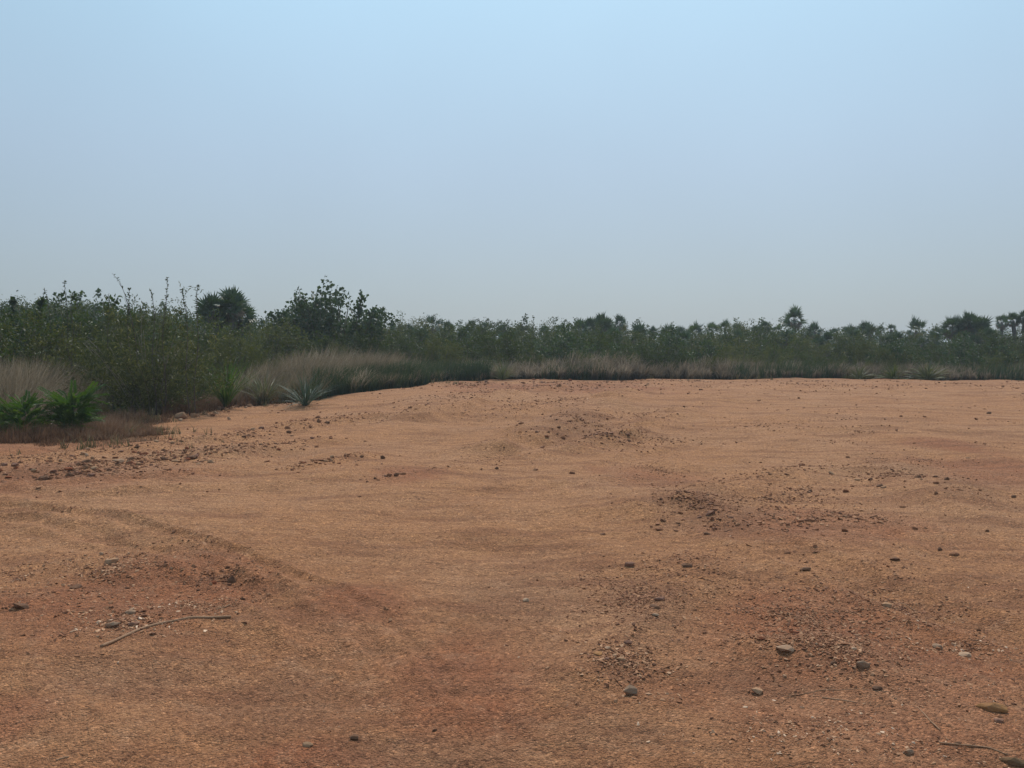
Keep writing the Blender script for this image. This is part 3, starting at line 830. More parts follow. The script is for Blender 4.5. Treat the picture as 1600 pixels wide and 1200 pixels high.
# tall plumed mound right of the wispy bush
def h_mound(x, y, q):
    px = 800 + F * x / y
    top = np.interp(px, [330, 400, 470, 550, 640, 700, 745, 800], [590, 566, 548, 543, 549, 562, 568, 570])
    H = EYE + (HOR - top) * y / F - height(x, y, fine=False)
    v = veg_sd(x, y)
    return np.where((v > 0.05), H * (q.uniform(0.5, 1.04, len(x)) + 0.45 * vnoise(x, y, 0.7, 71)) * (0.45 + 0.55 * sstep(0.0, 2.2, v)), 0)
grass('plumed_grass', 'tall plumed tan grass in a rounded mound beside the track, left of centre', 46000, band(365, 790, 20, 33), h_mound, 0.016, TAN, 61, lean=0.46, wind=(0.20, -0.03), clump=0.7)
def h_dark(x, y, q):
    v = veg_sd(x, y)
    return np.where((v > 0.0) & (v < 3.0), q.uniform(0.45, 1.12, len(x)) * (0.6 + 0.4 * sstep(0, 1.0, v)), 0)
grass('shade_undergrass', 'green grass at the foot of the plumed mound along the track, its shade painted dark', 40000, band(485, 765, 20, 33.5), h_dark, 0.022, GREEN, 62, lean=0.25)  # under-grass; the shaded front of the mound is put into its dark colour
# far edge of the bare earth
def h_far(x, y, q):
    v = veg_sd(x, y)
    px = 800 + F * x / y
    top = np.interp(px, [700, 800, 900, 1000, 1050, 1200, 1350, 1450, 1600], [566, 562, 556, 560, 554, 565, 568, 571, 570]) + 22 * vnoise(x, y, 2.4, 9) + 14 * vnoise(x, y, 0.9, 19)
    H = EYE + (HOR - top) * y / F - height(x, y, fine=False)
    return np.where((v > 0.1) & (v < 7), H * q.uniform(0.62, 1.1, len(x)) * (0.55 + 0.45 * sstep(0.0, 2.0, v)), 0)
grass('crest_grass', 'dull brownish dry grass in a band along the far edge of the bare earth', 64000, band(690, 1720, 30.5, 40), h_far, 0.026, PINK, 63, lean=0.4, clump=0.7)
def h_cg(x, y, q):
    v = veg_sd(x, y)
    return np.where((v > 0.1) & (v < 4.5) & (vnoise(x, y, 2.6, 29) + 0.5 * vnoise(x, y, 0.8, 30) > 0.08), q.uniform(0.35, 0.95, len(x)), 0)
grass('green_crest_grass', 'patches of dark green grass mixed into the dry grass along the far edge', 30000, band(720, 1720, 31, 38), h_cg, 0.024, GREEN, 68, lean=0.3)
# tan grass at far left, behind the bright green plants
def h_left(x, y, q):
    v = veg_sd(x, y)
    px = 800 + F * x / y
    top = np.interp(px, [-100, 0, 60, 120, 200], [556, 556, 552, 560, 590])
    H = EYE + (HOR - top) * y / F - height(x, y, fine=False)
    return np.where(v > 1.9, H * q.uniform(0.55, 1.08, len(x)) * (0.5 + 0.5 * sstep(1.9, 3.2, v)), 0)
grass('tan_grass', 'tall tan dry grass at the far left, behind the bright green plants', 26000, band(-160, 150, 13.2, 19), h_left, 0.009, TAN, 64, lean=0.45, clump=0.5)
# low rusty verge
def h_verge(x, y, q):
    v = veg_sd(x, y) + vnoise(x, y, 0.28, 72) * 0.5 + vnoise(x, y, 0.09, 73) * 0.2
    return np.where((v > -0.08), (0.08 + 0.23 * sstep(0, 0.9, v)) * (1 + 0.7 * vnoise(x, y, 0.45, 74)) * q.uniform(0.5, 1.2, len(x)) * (1 - 0.75 * sstep(2.2, 3.4, v)), 0)
grass('verge_grass', 'low fine rust-brown grass along the left verge, touching the rubble', 45000, band(-160, 300, 11.5, 17), h_verge, 0.0075, RUST, 65, lean=0.4, seg=2)
def h_foot(x, y, q):
    v = veg_sd(x, y)
    return np.where((v > -0.05) & (v < 2.0), q.uniform(0.2, 0.55, len(x)) * (0.4 + 0.6 * sstep(0, 0.8, v)), 0)
grass('brown_undergrass', 'short brown dry grass at the foot of the wispy bush and plumed mound', 16000, band(250, 500, 15.5, 23), h_foot, 0.010, RUST, 66, lean=0.35, seg=2)
# stray tufts and seedlings that break the edge of the clearing
def h_edge(x, y, q):
    v = veg_sd(x, y)
    g_ = vnoise(x, y, 0.5, 91) + 0.7 * vnoise(x, y, 1.7, 92)
    return np.where((v > -1.5) & (v < 0.5) & (g_ > 0.24 - 0.22 * v * 0.5), q.uniform(0.08, 0.34, len(x)) * (0.55 + 0.45 * sstep(-1.2, 0.3, v)), 0)
grass('edge_tufts', 'stray small tufts of dry and green grass along the edge of the clearing', 90000, band(-80, 1690, 11, 34), h_edge, 0.013, ([(0, (0.05, 0.06, 0.025)), (1, (0.12, 0.09, 0.045))], [(0, (0.08, 0.09, 0.04)), (0.5, (0.22, 0.16, 0.09)), (1, (0.38, 0.30, 0.2))]), 69, lean=0.5, seg=2, clump=0.3)
# ground cover under the belt
def h_cov(x, y, q):
    v = veg_sd(x, y)
    return np.where(v > 2.0, q.uniform(0.3, 1.0, len(x)), 0)
grass('ground_cover', 'mixed green ground cover between and under the scrub bushes', 32000, band(-150, 1750, 19, 75), h_cov, 0.055, GREEN, 67, lean=0.4, seg=2, cat='ground cover')

# ------------------------------------------------------------------ single tufts and leafy plants
def blade_mesh(nm, mat, seed, width=0.03, droop=0.35):
    """one long leaf, unit length along +X, bending down"""
    q = np.random.default_rng(seed)
    t = np.linspace(0, 1, 7)
    cx = t * (1 - 0.12 * droop * t); cz = -droop * t ** 2.2 + 0.02 * np.sin(3 * t)
    w = width * np.sin(np.clip(t * 0.85 + 0.12, 0, 1) * math.pi) ** 0.7; w[-1] = 0.001
    L_ = np.stack([cx, w, cz + w * 0.5], -1); Mi = np.stack([cx, 0 * t, cz], -1); R_ = np.stack([cx, -w, cz + w * 0.5], -1)
    V = np.concatenate([L_, Mi, R_]); n = 7; fs = []
    for i in range(n - 1):
        for a in (0, 1):
            fs.append((a * n + i, (a + 1) * n + i, (a + 1) * n + i + 1, a * n + i + 1))
    return mesh_np(nm, V, np.array(fs), {'tint': np.full(len(V), q.random())}, M[mat], True)

def tuft(name, px, py, d, hpx, wpx, mat, n, label, seed, width=0.03, droop=0.35, el0=18, el1=88, cat='plant', part='leaf'):
    q = np.random.default_rng(seed)
    x, y = gp(px, py) if d is None else at(px, d)
    d = y
    o = empty(name, (x, y, hz(x, y) - 0.02)); tag(o, label, cat)
    ms = [blade_mesh(part, mat, seed * 10 + i, width * (0.8 + 0.15 * i), droop * (0.6 + 0.3 * i)) for i in range(4)]
    L0 = hpx * d / F
    for i in range(n):
        el = R(q.uniform(el0, el1)); az = i * 2.39996 + q.normal() * 0.3
        s = L0 * q.uniform(0.65, 1.1)
        if el < R(45): s *= min(1.3, wpx / (2.0 * hpx) * 1.05)
        c = link(part, ms[i % 4], o)
        c.matrix_local = frond_mat4(az, el, q.normal() * 0.4, s, Vector((math.cos(az) * 0.04, math.sin(az) * 0.04, 0.0)))
    return o
tuft('blue_green_tuft', 477, 634, None, 60, 130, 'blue', 160, 'blue-green spiky tuft with long radiating leaves at the track edge', 1, 0.0065, 0.22)
tuft('green_grass_tuft', 352, 0, 20.3, 84, 90, 'bright', 150, 'bright green upright grass tuft right of the wispy bush', 2, 0.006, 0.3, 58)
tuft('yellow_green_tuft', 412, 0, 21.4, 60, 90, 'sage', 110, 'yellowish green grass tuft between the bright green and the blue-green tuft', 3, 0.007, 0.3, 40)
tuft('pale_grass_tuft', 63, 681, None, 46, 46, 'straw', 22, 'small pale straw-coloured tuft in the rusty verge grass', 4, 0.012, 0.5, 40)
tuft('grey_green_tuft', 785, 0, 32.7, 38, 60, 'sage', 90, 'grey-green spiky tuft at the left end of the far crest', 5, 0.014, 0.25, 20)
tuft('pale_spiky_tuft', 1342, 0, 32.7, 28, 54, 'sage', 110, 'pale green tuft at the far edge, left one of two below the right palms', 6, 0.016, 0.3, 15)
tuft('pale_bushy_tuft', 1450, 0, 32.5, 34, 76, 'sage', 150, 'pale green bushy tuft at the far edge, right one of two below the right palms', 7, 0.018, 0.3, 12)
tuft('small_dark_tuft', 1395, 0, 32.7, 26, 56, 'scrub', 110, 'low dark green tuft at the far edge between two pale green ones', 8, 0.018, 0.3, 12)

def pinnate_mesh(nm, seed, mat):
    q = np.random.default_rng(seed)
    t = np.linspace(0.0, 1, 7); spine = np.stack([t, 0 * t, 0.10 * t - 0.22 * t ** 2], -1)
    st = tube(spine, np.linspace(0.010, 0.003, 7), 3)
    n = 26
    tt = np.repeat(np.linspace(0.15, 1, n // 2), 2)
    P = np.stack([tt, 0 * tt, 0.10 * tt - 0.22 * tt ** 2], -1)
    sg = np.tile([1, -1], n // 2)
    D = np.stack([0.55 + 0 * tt, sg * 1.0, 0.12 + q.normal(0, 0.15, n)], -1)
    V, Fc = leaf_geo(P, D, 0.24 * (1.15 - 0.5 * tt), 0.085, q, 0.10, flat=0.9)
    V, Fc = join([st, (V, Fc)])
    return mesh_np(nm, V, Fc, {'tint': np.full(len(V), q.random())}, M[mat])
PN = [pinnate_mesh('leaf_frond', 70 + i, 'bright') for i in range(5)]
def leafy(name, px, d, hpx, wpx, n, label, seed):
    q = np.random.default_rng(seed)
    x, y = at(px, d)
    o = empty(name, (x, y, hz(x, y) - 0.02)); tag(o, label, 'plant')
    H, Wd = hpx * d / F, wpx * d / F / 2
    for i in range(n):
        az = i * 2.39996; u = q.random()
        z = H * q.uniform(0.12, 0.8); rr = Wd * 0.45 * math.sqrt(u) * q.uniform(0.3, 1)
        c = link('leaf_frond', PN[q.integers(0, 5)], o)
        c.matrix_local = frond_mat4(az, R(q.uniform(-5, 60)), q.normal() * 0.4, Wd * q.uniform(0.32, 0.6), Vector((math.cos(az) * rr, math.sin(az) * rr, z)))
    tv, tf = tube(np.array([(0, 0, 0), (0.02, 0, H * 0.4), (0.0, 0.03, H * 0.8)]), [0.012, 0.009, 0.005], 5)
    link('stem', mesh_np('leafy_stem', tv, tf, None, M['stem'], True), o)
    return o
leafy('leafy_green_plant', 112, 14.0, 84, 120, 130, 'bright green leafy plant reaching its fronds towards the dark wispy bush', 1)
leafy('leafy_green_plant', 36, 13.7, 78, 110, 100, 'bright green leafy plant nearest the left edge, above the rusty grass', 2)
leafy('leafy_green_plant', -8, 13.5, 64, 80, 60, 'bright green leafy plant cut by the left edge of the picture', 3)

# ------------------------------------------------------------------ stones
def hull(seed, flat, long=1.0, n=16):
    """angular stone of about unit width, as the hull of scattered points"""
    q = np.random.default_rng(seed)
    v = norm(q.normal(size=(n, 3))) * q.uniform(0.72, 1.0, (n, 1))
    v = v * np.array([0.5 * long, 0.5 * q.uniform(0.6, 0.95), 0.5 * flat])
    bm = bmesh.new()
    for p_ in v: bm.verts.new(p_)
    r = bmesh.ops.convex_hull(bm, input=bm.verts)
    bmesh.ops.delete(bm, geom=[e for e in r['geom_interior'] if isinstance(e, bmesh.types.BMVert)], context='VERTS')
    bmesh.ops.triangulate(bm, faces=bm.faces)
    return bm

def hull_np(seed, flat, n=11):
    bm = hull(seed, flat, n=n); bm.verts.index_update(); bm.verts.ensure_lookup_table()
    V = np.array([v.co[:] for v in bm.verts]); Fc = np.array([[v.index for v in f.verts] for f in bm.faces]); bm.free()
    return V, Fc

STONE = {}
for mk in ST:
    for i in range(4):
        bm = hull(300 + i * 7 + len(mk) * 31, (0.45, 0.6, 0.35, 0.75)[i], n=22)
        bmesh.ops.bevel(bm, geom=list(bm.edges), offset=0.035, segments=1, affect='EDGES', clamp_overlap=True)
        bmesh.ops.triangulate(bm, faces=bm.faces)
        me = bpy.data.meshes.new(mk + '_stone'); bm.to_mesh(me); bm.free(); me.materials.append(ST[mk]); STONE[mk, i] = me

def stone(px, py, w, h, col, label, group=None, tilt=0.15, rot=None, var=None, name='stone', q=np.random.default_rng(88)):
    x, y = gp(px, py + h * 0.35)
    ww = w * y / F
    dp = ww * q.uniform(0.6, 0.95)
    # what the eye sees of a stone's height is its side plus part of its top
    hh = max(h * y / F - dp * 0.75 * (EYE / y), 0.28 * ww)
    o = link(name, STONE[col, q.integers(0, 4) if var is None else var])
    vz = max(v.co.z for v in o.data.vertices) - min(v.co.z for v in o.data.vertices)
    o.scale = (ww, dp, hh / vz)
    o.rotation_euler = (q.normal() * tilt, q.normal() * tilt, q.uniform(-0.35, 0.35) if rot is None else rot)
    o.location = (x, y, hz(x, y) + hh * 0.24)
    tag(o, label, 'stone', group)
    return o
for a in [
    (985, 1065, 30, 26, 'grey', 'grey triangular stone at the lower end of the central stone cluster'),
    (982, 1004, 21, 12, 'purple', 'dark purplish oblong stone at the top of the lower central cluster'),
    (985, 877, 24, 12, 'purple', 'flat purplish grey stone lying alone on sand above the central clusters'),
    (822, 927, 14, 10, 'pale', 'pale rounded pebble alone on smooth sand left of the central clusters'),
    (934, 1024, 18, 9, 'ochre', 'yellow ochre stone in the lower central cluster'),
    (947, 1032, 12, 8, 'purple', 'small purple stone touching the yellow ochre stone'),
    (950, 1016, 15, 8, 'pale', 'small pale slab above the yellow ochre stone'),
    (970, 1029, 26, 11, 'tan', 'flat tan stone in the middle of the lower central cluster'),
    (1031, 937, 24, 10, 'purple', 'uppermost dark slab of the three stacked slabs right of centre'),
    (1024, 950, 22, 9, 'dark', 'middle dark slab of the three stacked slabs right of centre'),
    (1023, 962, 18, 9, 'grey', 'lowest, greyish slab of the three stacked slabs right of centre'),
    (1073, 890, 24, 9, 'dark', 'dark flat stone in the gravel above the three stacked slabs'),
    (1345, 1039, 30, 22, 'grey', 'largest grey stone in the cluster at lower right'),
    (1303, 1033, 15, 11, 'dark', 'small dark stone left of the largest grey stone at lower right'),
    (1318, 1014, 22, 9, 'brown', 'brown slab above the largest grey stone at lower right'),
    (1334, 1020, 13, 9, 'pale', 'small pale stone just above the largest grey stone at lower right'),
    (1225, 1012, 34, 10, 'grey', 'flat grey stone left of the lower right cluster'),
    (1189, 998, 16, 10, 'red', 'small dark red stone up and left of the flat grey stone'),
    (1242, 978, 20, 8, 'red', 'dark red slab above the flat grey stone at lower right'),
    (1386, 941, 26, 12, 'tan', 'tan flat stone in gravel above the lower right cluster'),
    (1465, 996, 20, 13, 'grey', 'rounded grey-brown stone right of the lower right cluster'),
    (1508, 1010, 24, 7, 'pale', 'pale elongated chip right of the rounded grey-brown stone'),
    (1397, 878, 20, 10, 'dark', 'dark stone on the right slope below the rubble patch'),
    (1468, 859, 13, 9, 'dark', 'small dark stone, left one of the two high on the right slope'),
    (1490, 866, 22, 9, 'brown', 'flat brown stone, right one of the two high on the right slope'),
    (1258, 896, 24, 6, 'dark', 'thin dark flat stone alone on the right of centre'),
    (1560, 1113, 20, 13, 'purple', 'small purplish stone below the long ochre stone at the right edge'),
    (1418, 1160, 30, 18, 'grey', 'grey-brown stone near the bottom edge at right'),
    (1495, 1147, 18, 9, 'dark', 'small dark stone near the bottom right corner'),
    (1371, 1068, 22, 10, 'dark', 'dark flat stone below the largest grey stone at lower right'),
    (1184, 1060, 28, 10, 'tan', 'tan flat stone left of the bottom right gravel'),
    (1322, 1138, 16, 10, 'brown', 'small brown stone left of the grey-brown one near the bottom edge'),
    (32, 948, 32, 14, 'dark', 'dark tilted slab near the left edge, lower left'),
    (175, 888, 30, 13, 'tan', 'tan stone with dark underside at upper part of lower left gravel'),
    (158, 876, 11, 8, 'pale', 'pale pebble above the tan stone at lower left'),
    (118, 919, 22, 6, 'dark', 'thin dark stone between the tilted slab and the tan stone'),
    (362, 904, 18, 17, 'dark', 'dark round clod-like stone right end of the lower left gravel'),
    (357, 895, 9, 6, 'brown', 'small brown stone on top of the dark round one at lower left'),
    (334, 916, 14, 9, 'red', 'small red stone left of the dark round one at lower left'),
    (378, 931, 13, 8, 'dark', 'small dark stone below the dark round one at lower left'),
    (174, 984, 32, 14, 'grey', 'grey stone just left above the curved stick'),
    (204, 964, 26, 13, 'grey', 'light grey block up from the curved stick'),
    (208, 982, 24, 12, 'purple', 'purplish grey stone touching the curved stick'),
    (553, 1138, 20, 17, 'dark', 'dark grey half-buried stone near the bottom edge left of centre'),
    (481, 1152, 24, 11, 'tan', 'pale tan half-buried stone near the bottom edge left of centre'),
    (678, 1125, 12, 8, 'dark', 'small dark stone near the bottom edge below centre'),
    (98, 804, 7, 5, 'dark', 'small dark stone alone on the tyre-marked sand at left'),
    (256, 714, 14, 10, 'brown', 'brown upright block in the left rubble strip'),
    (241, 716, 11, 8, 'brown', 'smaller brown block left of the upright block in the left rubble strip'),
    (330, 723, 15, 8, 'tan', 'tan brick-like block below the left rubble strip'),
    (597, 715, 11, 9, 'dark', 'dark square block on sand right of the rubble streaks'),
    (456, 740, 8, 6, 'brown', 'small brown block at the left end of the middle rubble streak'),
    (184, 729, 22, 9, 'grey', 'grey slab in the left rubble strip'),
    (135, 737, 26, 8, 'dark', 'dark overhanging slab in the left rubble strip'),
    (135, 714, 9, 7, 'pale', 'small rounded pinkish stone in the upper left rubble strip'),
    (282, 648, 30, 15, 'tan', 'large tan slab at the foot of the wispy bush'),
    (303, 648, 15, 9, 'tan', 'tan stone right of the large slab at the wispy bush'),
    (357, 648, 8, 7, 'pale', 'small pale stone at the edge of the track right of the wispy bush'),
    (1320, 834, 13, 11, 'brown', 'rounded brown stone alone below the right gravel patch'),
    (1266, 770, 9, 6, 'dark', 'small dark stone on gravel right of the dark patch'),
    (1583, 779, 12, 7, 'dark', 'dark stone on red earth at the right edge'),
    (1429, 830, 14, 7, 'brown', 'flat brown stone right of the rounded brown stone'),
    (1542, 834, 11, 6, 'dark', 'small dark stone below the red earth at right'),
    (1462, 787, 11, 7, 'brown', 'brown stone at the lower end of the right rubble patch'),
    (1545, 642, 10, 5, 'dark', 'small dark stone far off near the right crest'),
    (776, 732, 8, 6, 'dark', 'small dark stone at the foot of the central rubble streak'),
    (982, 690, 10, 6, 'dark', 'dark stone at the right end of the dark central rubble'),
    (1104, 838, 16, 7, 'dark', 'dark flat stone at the foot of the dark patch'),
    (1031, 828, 18, 6, 'brown', 'flat brown stone left below the dark patch'),
    (1110, 812, 22, 10, 'purple', 'purplish stone in the dark patch'),
]:
    stone(*a)
o = stone(1552, 1092, 54, 20, 'ochre', 'long ochre yellow stone at the lower right edge', rot=-0.55, var=0)
o.scale[1] *= 0.7
o = stone(1584, 1168, 48, 26, 'olive', 'long olive brown stone in the bottom right corner', rot=-0.75, var=0)
o.scale[1] *= 0.5

# smaller stones that the photo does not tell apart, by place: (pixel polyline, spread px across, count, size px, label, group)
q = np.random.default_rng(17)
def strip(pts, sx, sy, n, s0, s1, label, group, cols=('brown', 'brown', 'brown', 'dark', 'tan', 'tan', 'purple', 'red')):
    pts = np.array(pts, float)
    L = np.concatenate([[0], np.cumsum(np.hypot(*np.diff(pts, axis=0).T))])
    for i in range(n):
        t = q.uniform(0, L[-1])
        px = np.interp(t, L, pts[:, 0]) + q.normal() * sx; py = np.interp(t, L, pts[:, 1]) + q.normal() * sy
        w = 1.2 * (s0 + (s1 - s0) * q.random() ** 1.6)
        stone(px, py, w, w * q.uniform(0.35, 0.65), cols[q.integers(0, len(cols))], label, group, q=q)
strip([(0, 752), (130, 745), (250, 722), (340, 716)], 8, 6, 62, 6, 16, 'small stone in the wider, lower rubble strip along the left verge', 'stones in the lower left rubble strip')
strip([(10, 725), (120, 714), (210, 706), (300, 695)], 8, 4, 36, 5, 11, 'small stone in the thin upper rubble strip below the rusty verge grass', 'stones in the upper left rubble strip')
strip([(350, 688), (430, 672), (530, 660)], 8, 4, 26, 5, 10, 'small stone in the rubble streak below the plumed grass', 'stones below the plumed grass')
strip([(380, 708), (520, 688)], 6, 3, 16, 5, 9, 'small stone in the thin rubble streak reaching towards the centre', 'stones in the thin rubble streak')
strip([(470, 736), (575, 714)], 5, 2.5, 18, 5, 10, 'small stone in the short middle rubble streak', 'stones in the middle streak')
strip([(575, 754), (640, 744)], 5, 2, 8, 6, 12, 'flat stone in the short streak below the dark square block', 'stones below the square block')
strip([(250, 656), (310, 647), (400, 634)], 5, 2.5, 22, 5, 10, 'small stone at the foot of the bushes by the track edge', 'stones at the bush foot', ('tan', 'brown', 'pale', 'tan'))
strip([(705, 605), (800, 597), (900, 594)], 12, 3, 20, 4, 8, 'small reddish stone on the far left crest', 'stones on the far crest', ('brown', 'red', 'purple'))
strip([(840, 672), (950, 690)], 26, 9, 30, 4, 10, 'small dark stone in the central rubble patch', 'stones in the central rubble', ('dark', 'brown', 'purple'))
strip([(1060, 800), (1130, 815)], 30, 14, 20, 5, 13, 'small dark stone in the dark patch right of centre', 'stones in the dark patch', ('dark', 'brown', 'purple'))
strip([(1290, 745), (1480, 770)], 40, 18, 26, 5, 12, 'small stone in the right gravel patch', 'stones in the right gravel patch', ('dark', 'brown', 'brown', 'tan'))

# gravel and grit: too many to count
GT = [hull_np(500 + i, (0.5, 0.7, 0.4)[i % 3]) for i in range(14)]
GS = [hull_np(600 + i, (0.6, 0.8)[i % 2], n=6) for i in range(8)]
def scatter(items, q, GT=GT):
    """items: arrays x, y, size, tint -> joined little stones"""
    x, y, s, ti = items
    z = height(x, y)
    Vs, Fs, Ts, off = [], [], [], 0
    kind = q.integers(0, len(GT), len(x))
    for k, (V0, F0) in enumerate(GT):
        m = np.where(kind == k)[0]
        if not len(m): continue
        a = q.uniform(0, 2 * math.pi, len(m)); b = q.normal(0, 0.25, len(m))
        sc = s[m][:, None] * np.stack([q.uniform(0.8, 1.3, len(m)), q.uniform(0.6, 1.0, len(m)), q.uniform(0.55, 1.1, len(m))], -1)
        v = V0[None] * sc[:, None, :]
        vx = v[..., 0] * np.cos(b)[:, None] - v[..., 2] * np.sin(b)[:, None]; vz = v[..., 0] * np.sin(b)[:, None] + v[..., 2] * np.cos(b)[:, None]
        X = vx * np.cos(a)[:, None] - v[..., 1] * np.sin(a)[:, None]; Y = vx * np.sin(a)[:, None] + v[..., 1] * np.cos(a)[:, None]
        P = np.stack([X + x[m][:, None], Y + y[m][:, None], vz + (z[m] + s[m] * 0.05)[:, None]], -1)
        n0 = len(V0)
        Vs.append(P.reshape(-1, 3)); Fs.append((F0[None] + (np.arange(len(m)) * n0)[:, None, None]).reshape(-1, 3) + off); Ts.append(np.repeat(ti[m], n0)); off += len(m) * n0
    return np.concatenate(Vs), np.concatenate(Fs), np.concatenate(Ts)

gxs, gys, gss, gts = [], [], [], []
def add_gravel(x, y, s, t):
    # far rubble that shows in the photo is the coarse part of it
    gxs.append(x); gys.append(y); gss.append(s * np.clip(np.asarray(y) / 15.0, 1.0, 1.8) * np.where(np.asarray(y) < 7, 1.35, 1.0)); gts.append(t)
def gblob(px, py, rx, ry, n, s0, s1, tlo=0.0, thi=0.8):
    bx, by, ra, rb = blob(px, py, rx, ry)
    n = int(n * 1.7)
    a = q.uniform(0, 6.283, n); r = np.abs(q.normal(0, 0.75, n))
    X_, Y_ = bx + np.cos(a) * r * ra, by + np.sin(a) * r * rb
    k = vnoise(X_ * 0.8 + Y_ * 0.4, Y_, max(0.16, 0.045 * by), 81) + 0.7 * vnoise(X_, Y_, 0.09, 82) > q.uniform(-0.45, 0.4, n)
    X_, Y_ = X_[k], Y_[k]; n = len(X_)
    add_gravel(X_, Y_, s0 + (s1 - s0) * q.random(n) ** 3, q.uniform(tlo, thi, n))
def gstrip(pts, hw, n, s0, s1, tlo=0.0, thi=0.8):
    P = line_px(pts); L = np.concatenate([[0], np.cumsum(np.hypot(*np.diff(P, axis=0).T))])
    t = q.uniform(0, L[-1], n)
    k = sstep(-0.25, 0.25, vnoise(t, t * 0, 1.1, int(n))) > q.random(n) * 0.8
    t = t[k]; n = len(t)
    w = q.normal(size=(n, 2)) * hw
    add_gravel(np.interp(t, L, P[:, 0]) + w[:, 0], np.interp(t, L, P[:, 1]) + w[:, 1], s0 + (s1 - s0) * q.random(n) ** 3, q.uniform(tlo, thi, n))
gstrip([(-40, 754), (130, 746), (250, 723), (340, 716), (430, 696), (525, 687)], 0.28, 2600, 0.015, 0.09)
gstrip([(-40, 730), (120, 714), (210, 706), (300, 695)], 0.25, 1300, 0.015, 0.07)
gstrip([(340, 690), (430, 673), (530, 661), (640, 654)], 0.30, 1100, 0.02, 0.09)
gstrip([(455, 740), (500, 730), (575, 714)], 0.10, 330, 0.015, 0.06)
gstrip([(555, 756), (640, 743), (720, 733)], 0.10, 240, 0.015, 0.05)
gstrip([(240, 658), (310, 648), (400, 634), (470, 634)], 0.22, 700, 0.02, 0.10, 0.3, 1.0)
gstrip([(0, 697), (120, 693), (230, 686)], 0.12, 300, 0.015, 0.06, 0.3, 0.9)
gstrip([(700, 606), (760, 599), (860, 596), (1000, 596), (1300, 596), (1600, 600)], 0.35, 2200, 0.02, 0.10, 0.1, 0.9)
gstrip([(690, 630), (780, 614), (900, 604), (1000, 602)], 0.9, 1500, 0.02, 0.09)
gstrip([(700, 660), (800, 640), (900, 620)], 0.35, 700, 0.02, 0.08)
for pts_, hw_, n_ in [([(590, 664), (700, 640)], .12, 160), ([(640, 655), (760, 640), (830, 624)], .16, 260), ([(690, 622), (800, 606), (900, 600)], .4, 700), ([(830, 690), (900, 664), (965, 640)], .18, 300),
                      ([(870, 702), (940, 690), (1010, 684)], .14, 300), ([(960, 655), (1060, 640), (1130, 634)], .2, 220), ([(1140, 672), (1250, 660), (1340, 655)], .16, 200), ([(1130, 692), (1260, 682)], .15, 160),
                      ([(1290, 668), (1380, 656)], .15, 130), ([(1290, 692), (1380, 686)], .12, 120), ([(1130, 765), (1220, 742), (1330, 726)], .2, 420), ([(1170, 795), (1290, 770)], .14, 260), ([(1230, 822), (1340, 812)], .1, 220),
                      ([(1370, 722), (1470, 714)], .12, 180), ([(1380, 742), (1440, 758), (1490, 772)], .15, 300), ([(930, 905), (1010, 900), (1120, 870)], .14, 420), ([(880, 950), (960, 935), (1040, 960)], .12, 320),
                      ([(80, 800), (200, 822), (330, 858)], .08, 160), ([(400, 880), (520, 920), (620, 970)], .08, 200), ([(1160, 1000), (1240, 985), (1330, 1010)], .12, 420), ([(1000, 603), (1200, 600), (1560, 604)], .5, 900)]:
    gstrip(pts_, hw_, n_, 0.010, 0.075 if pts_[0][1] < 850 else 0.03)
for b in [(900, 665, 80, 20, 900, 0.015, 0.09, 0, 0.5), (930, 690, 70, 12, 900, 0.015, 0.08, 0, 0.5), (780, 715, 70, 16, 420, 0.012, 0.05, 0, 0.6), (1005, 650, 40, 12, 200, 0.02, 0.07, 0, 0.6),
          (1040, 685, 60, 14, 260, 0.015, 0.07), (1190, 668, 60, 10, 260, 0.015, 0.07), (1340, 675, 60, 10, 240, 0.015, 0.06), (1100, 800, 80, 36, 1700, 0.010, 0.06, 0, 0.6), (1030, 735, 70, 16, 420, 0.012, 0.05, 0, 0.7),
          (1230, 790, 130, 40, 1700, 0.010, 0.05), (1400, 750, 130, 36, 1500, 0.010, 0.06), (1450, 720, 60, 14, 300, 0.012, 0.05), (1320, 815, 90, 14, 500, 0.008, 0.05), (1250, 960, 120, 50, 2400, 0.006, 0.03),
          (1000, 930, 130, 50, 2600, 0.006, 0.03, 0, 0.8), (970, 1030, 80, 40, 1500, 0.005, 0.03, 0, 0.9), (1310, 1020, 120, 45, 2200, 0.005, 0.03, 0, 0.9), (1400, 940, 200, 60, 2200, 0.006, 0.03), (1500, 1000, 150, 80, 2000, 0.005, 0.025, 0, 1),
          (1330, 1140, 240, 70, 2600, 0.004, 0.022, 0, 1), (170, 900, 170, 40, 2200, 0.006, 0.035, 0, 0.9), (350, 905, 60, 16, 500, 0.006, 0.035, 0, 0.6), (190, 980, 110, 30, 1300, 0.005, 0.035, 0, 1), (300, 950, 90, 20, 700, 0.005, 0.025, 0.1, 1),
          (30, 910, 80, 30, 700, 0.006, 0.03, 0, 0.9), (400, 935, 60, 24, 400, 0.005, 0.02), (120, 745, 130, 18, 800, 0.02, 0.10, 0, 0.8)]:
    gblob(*b)
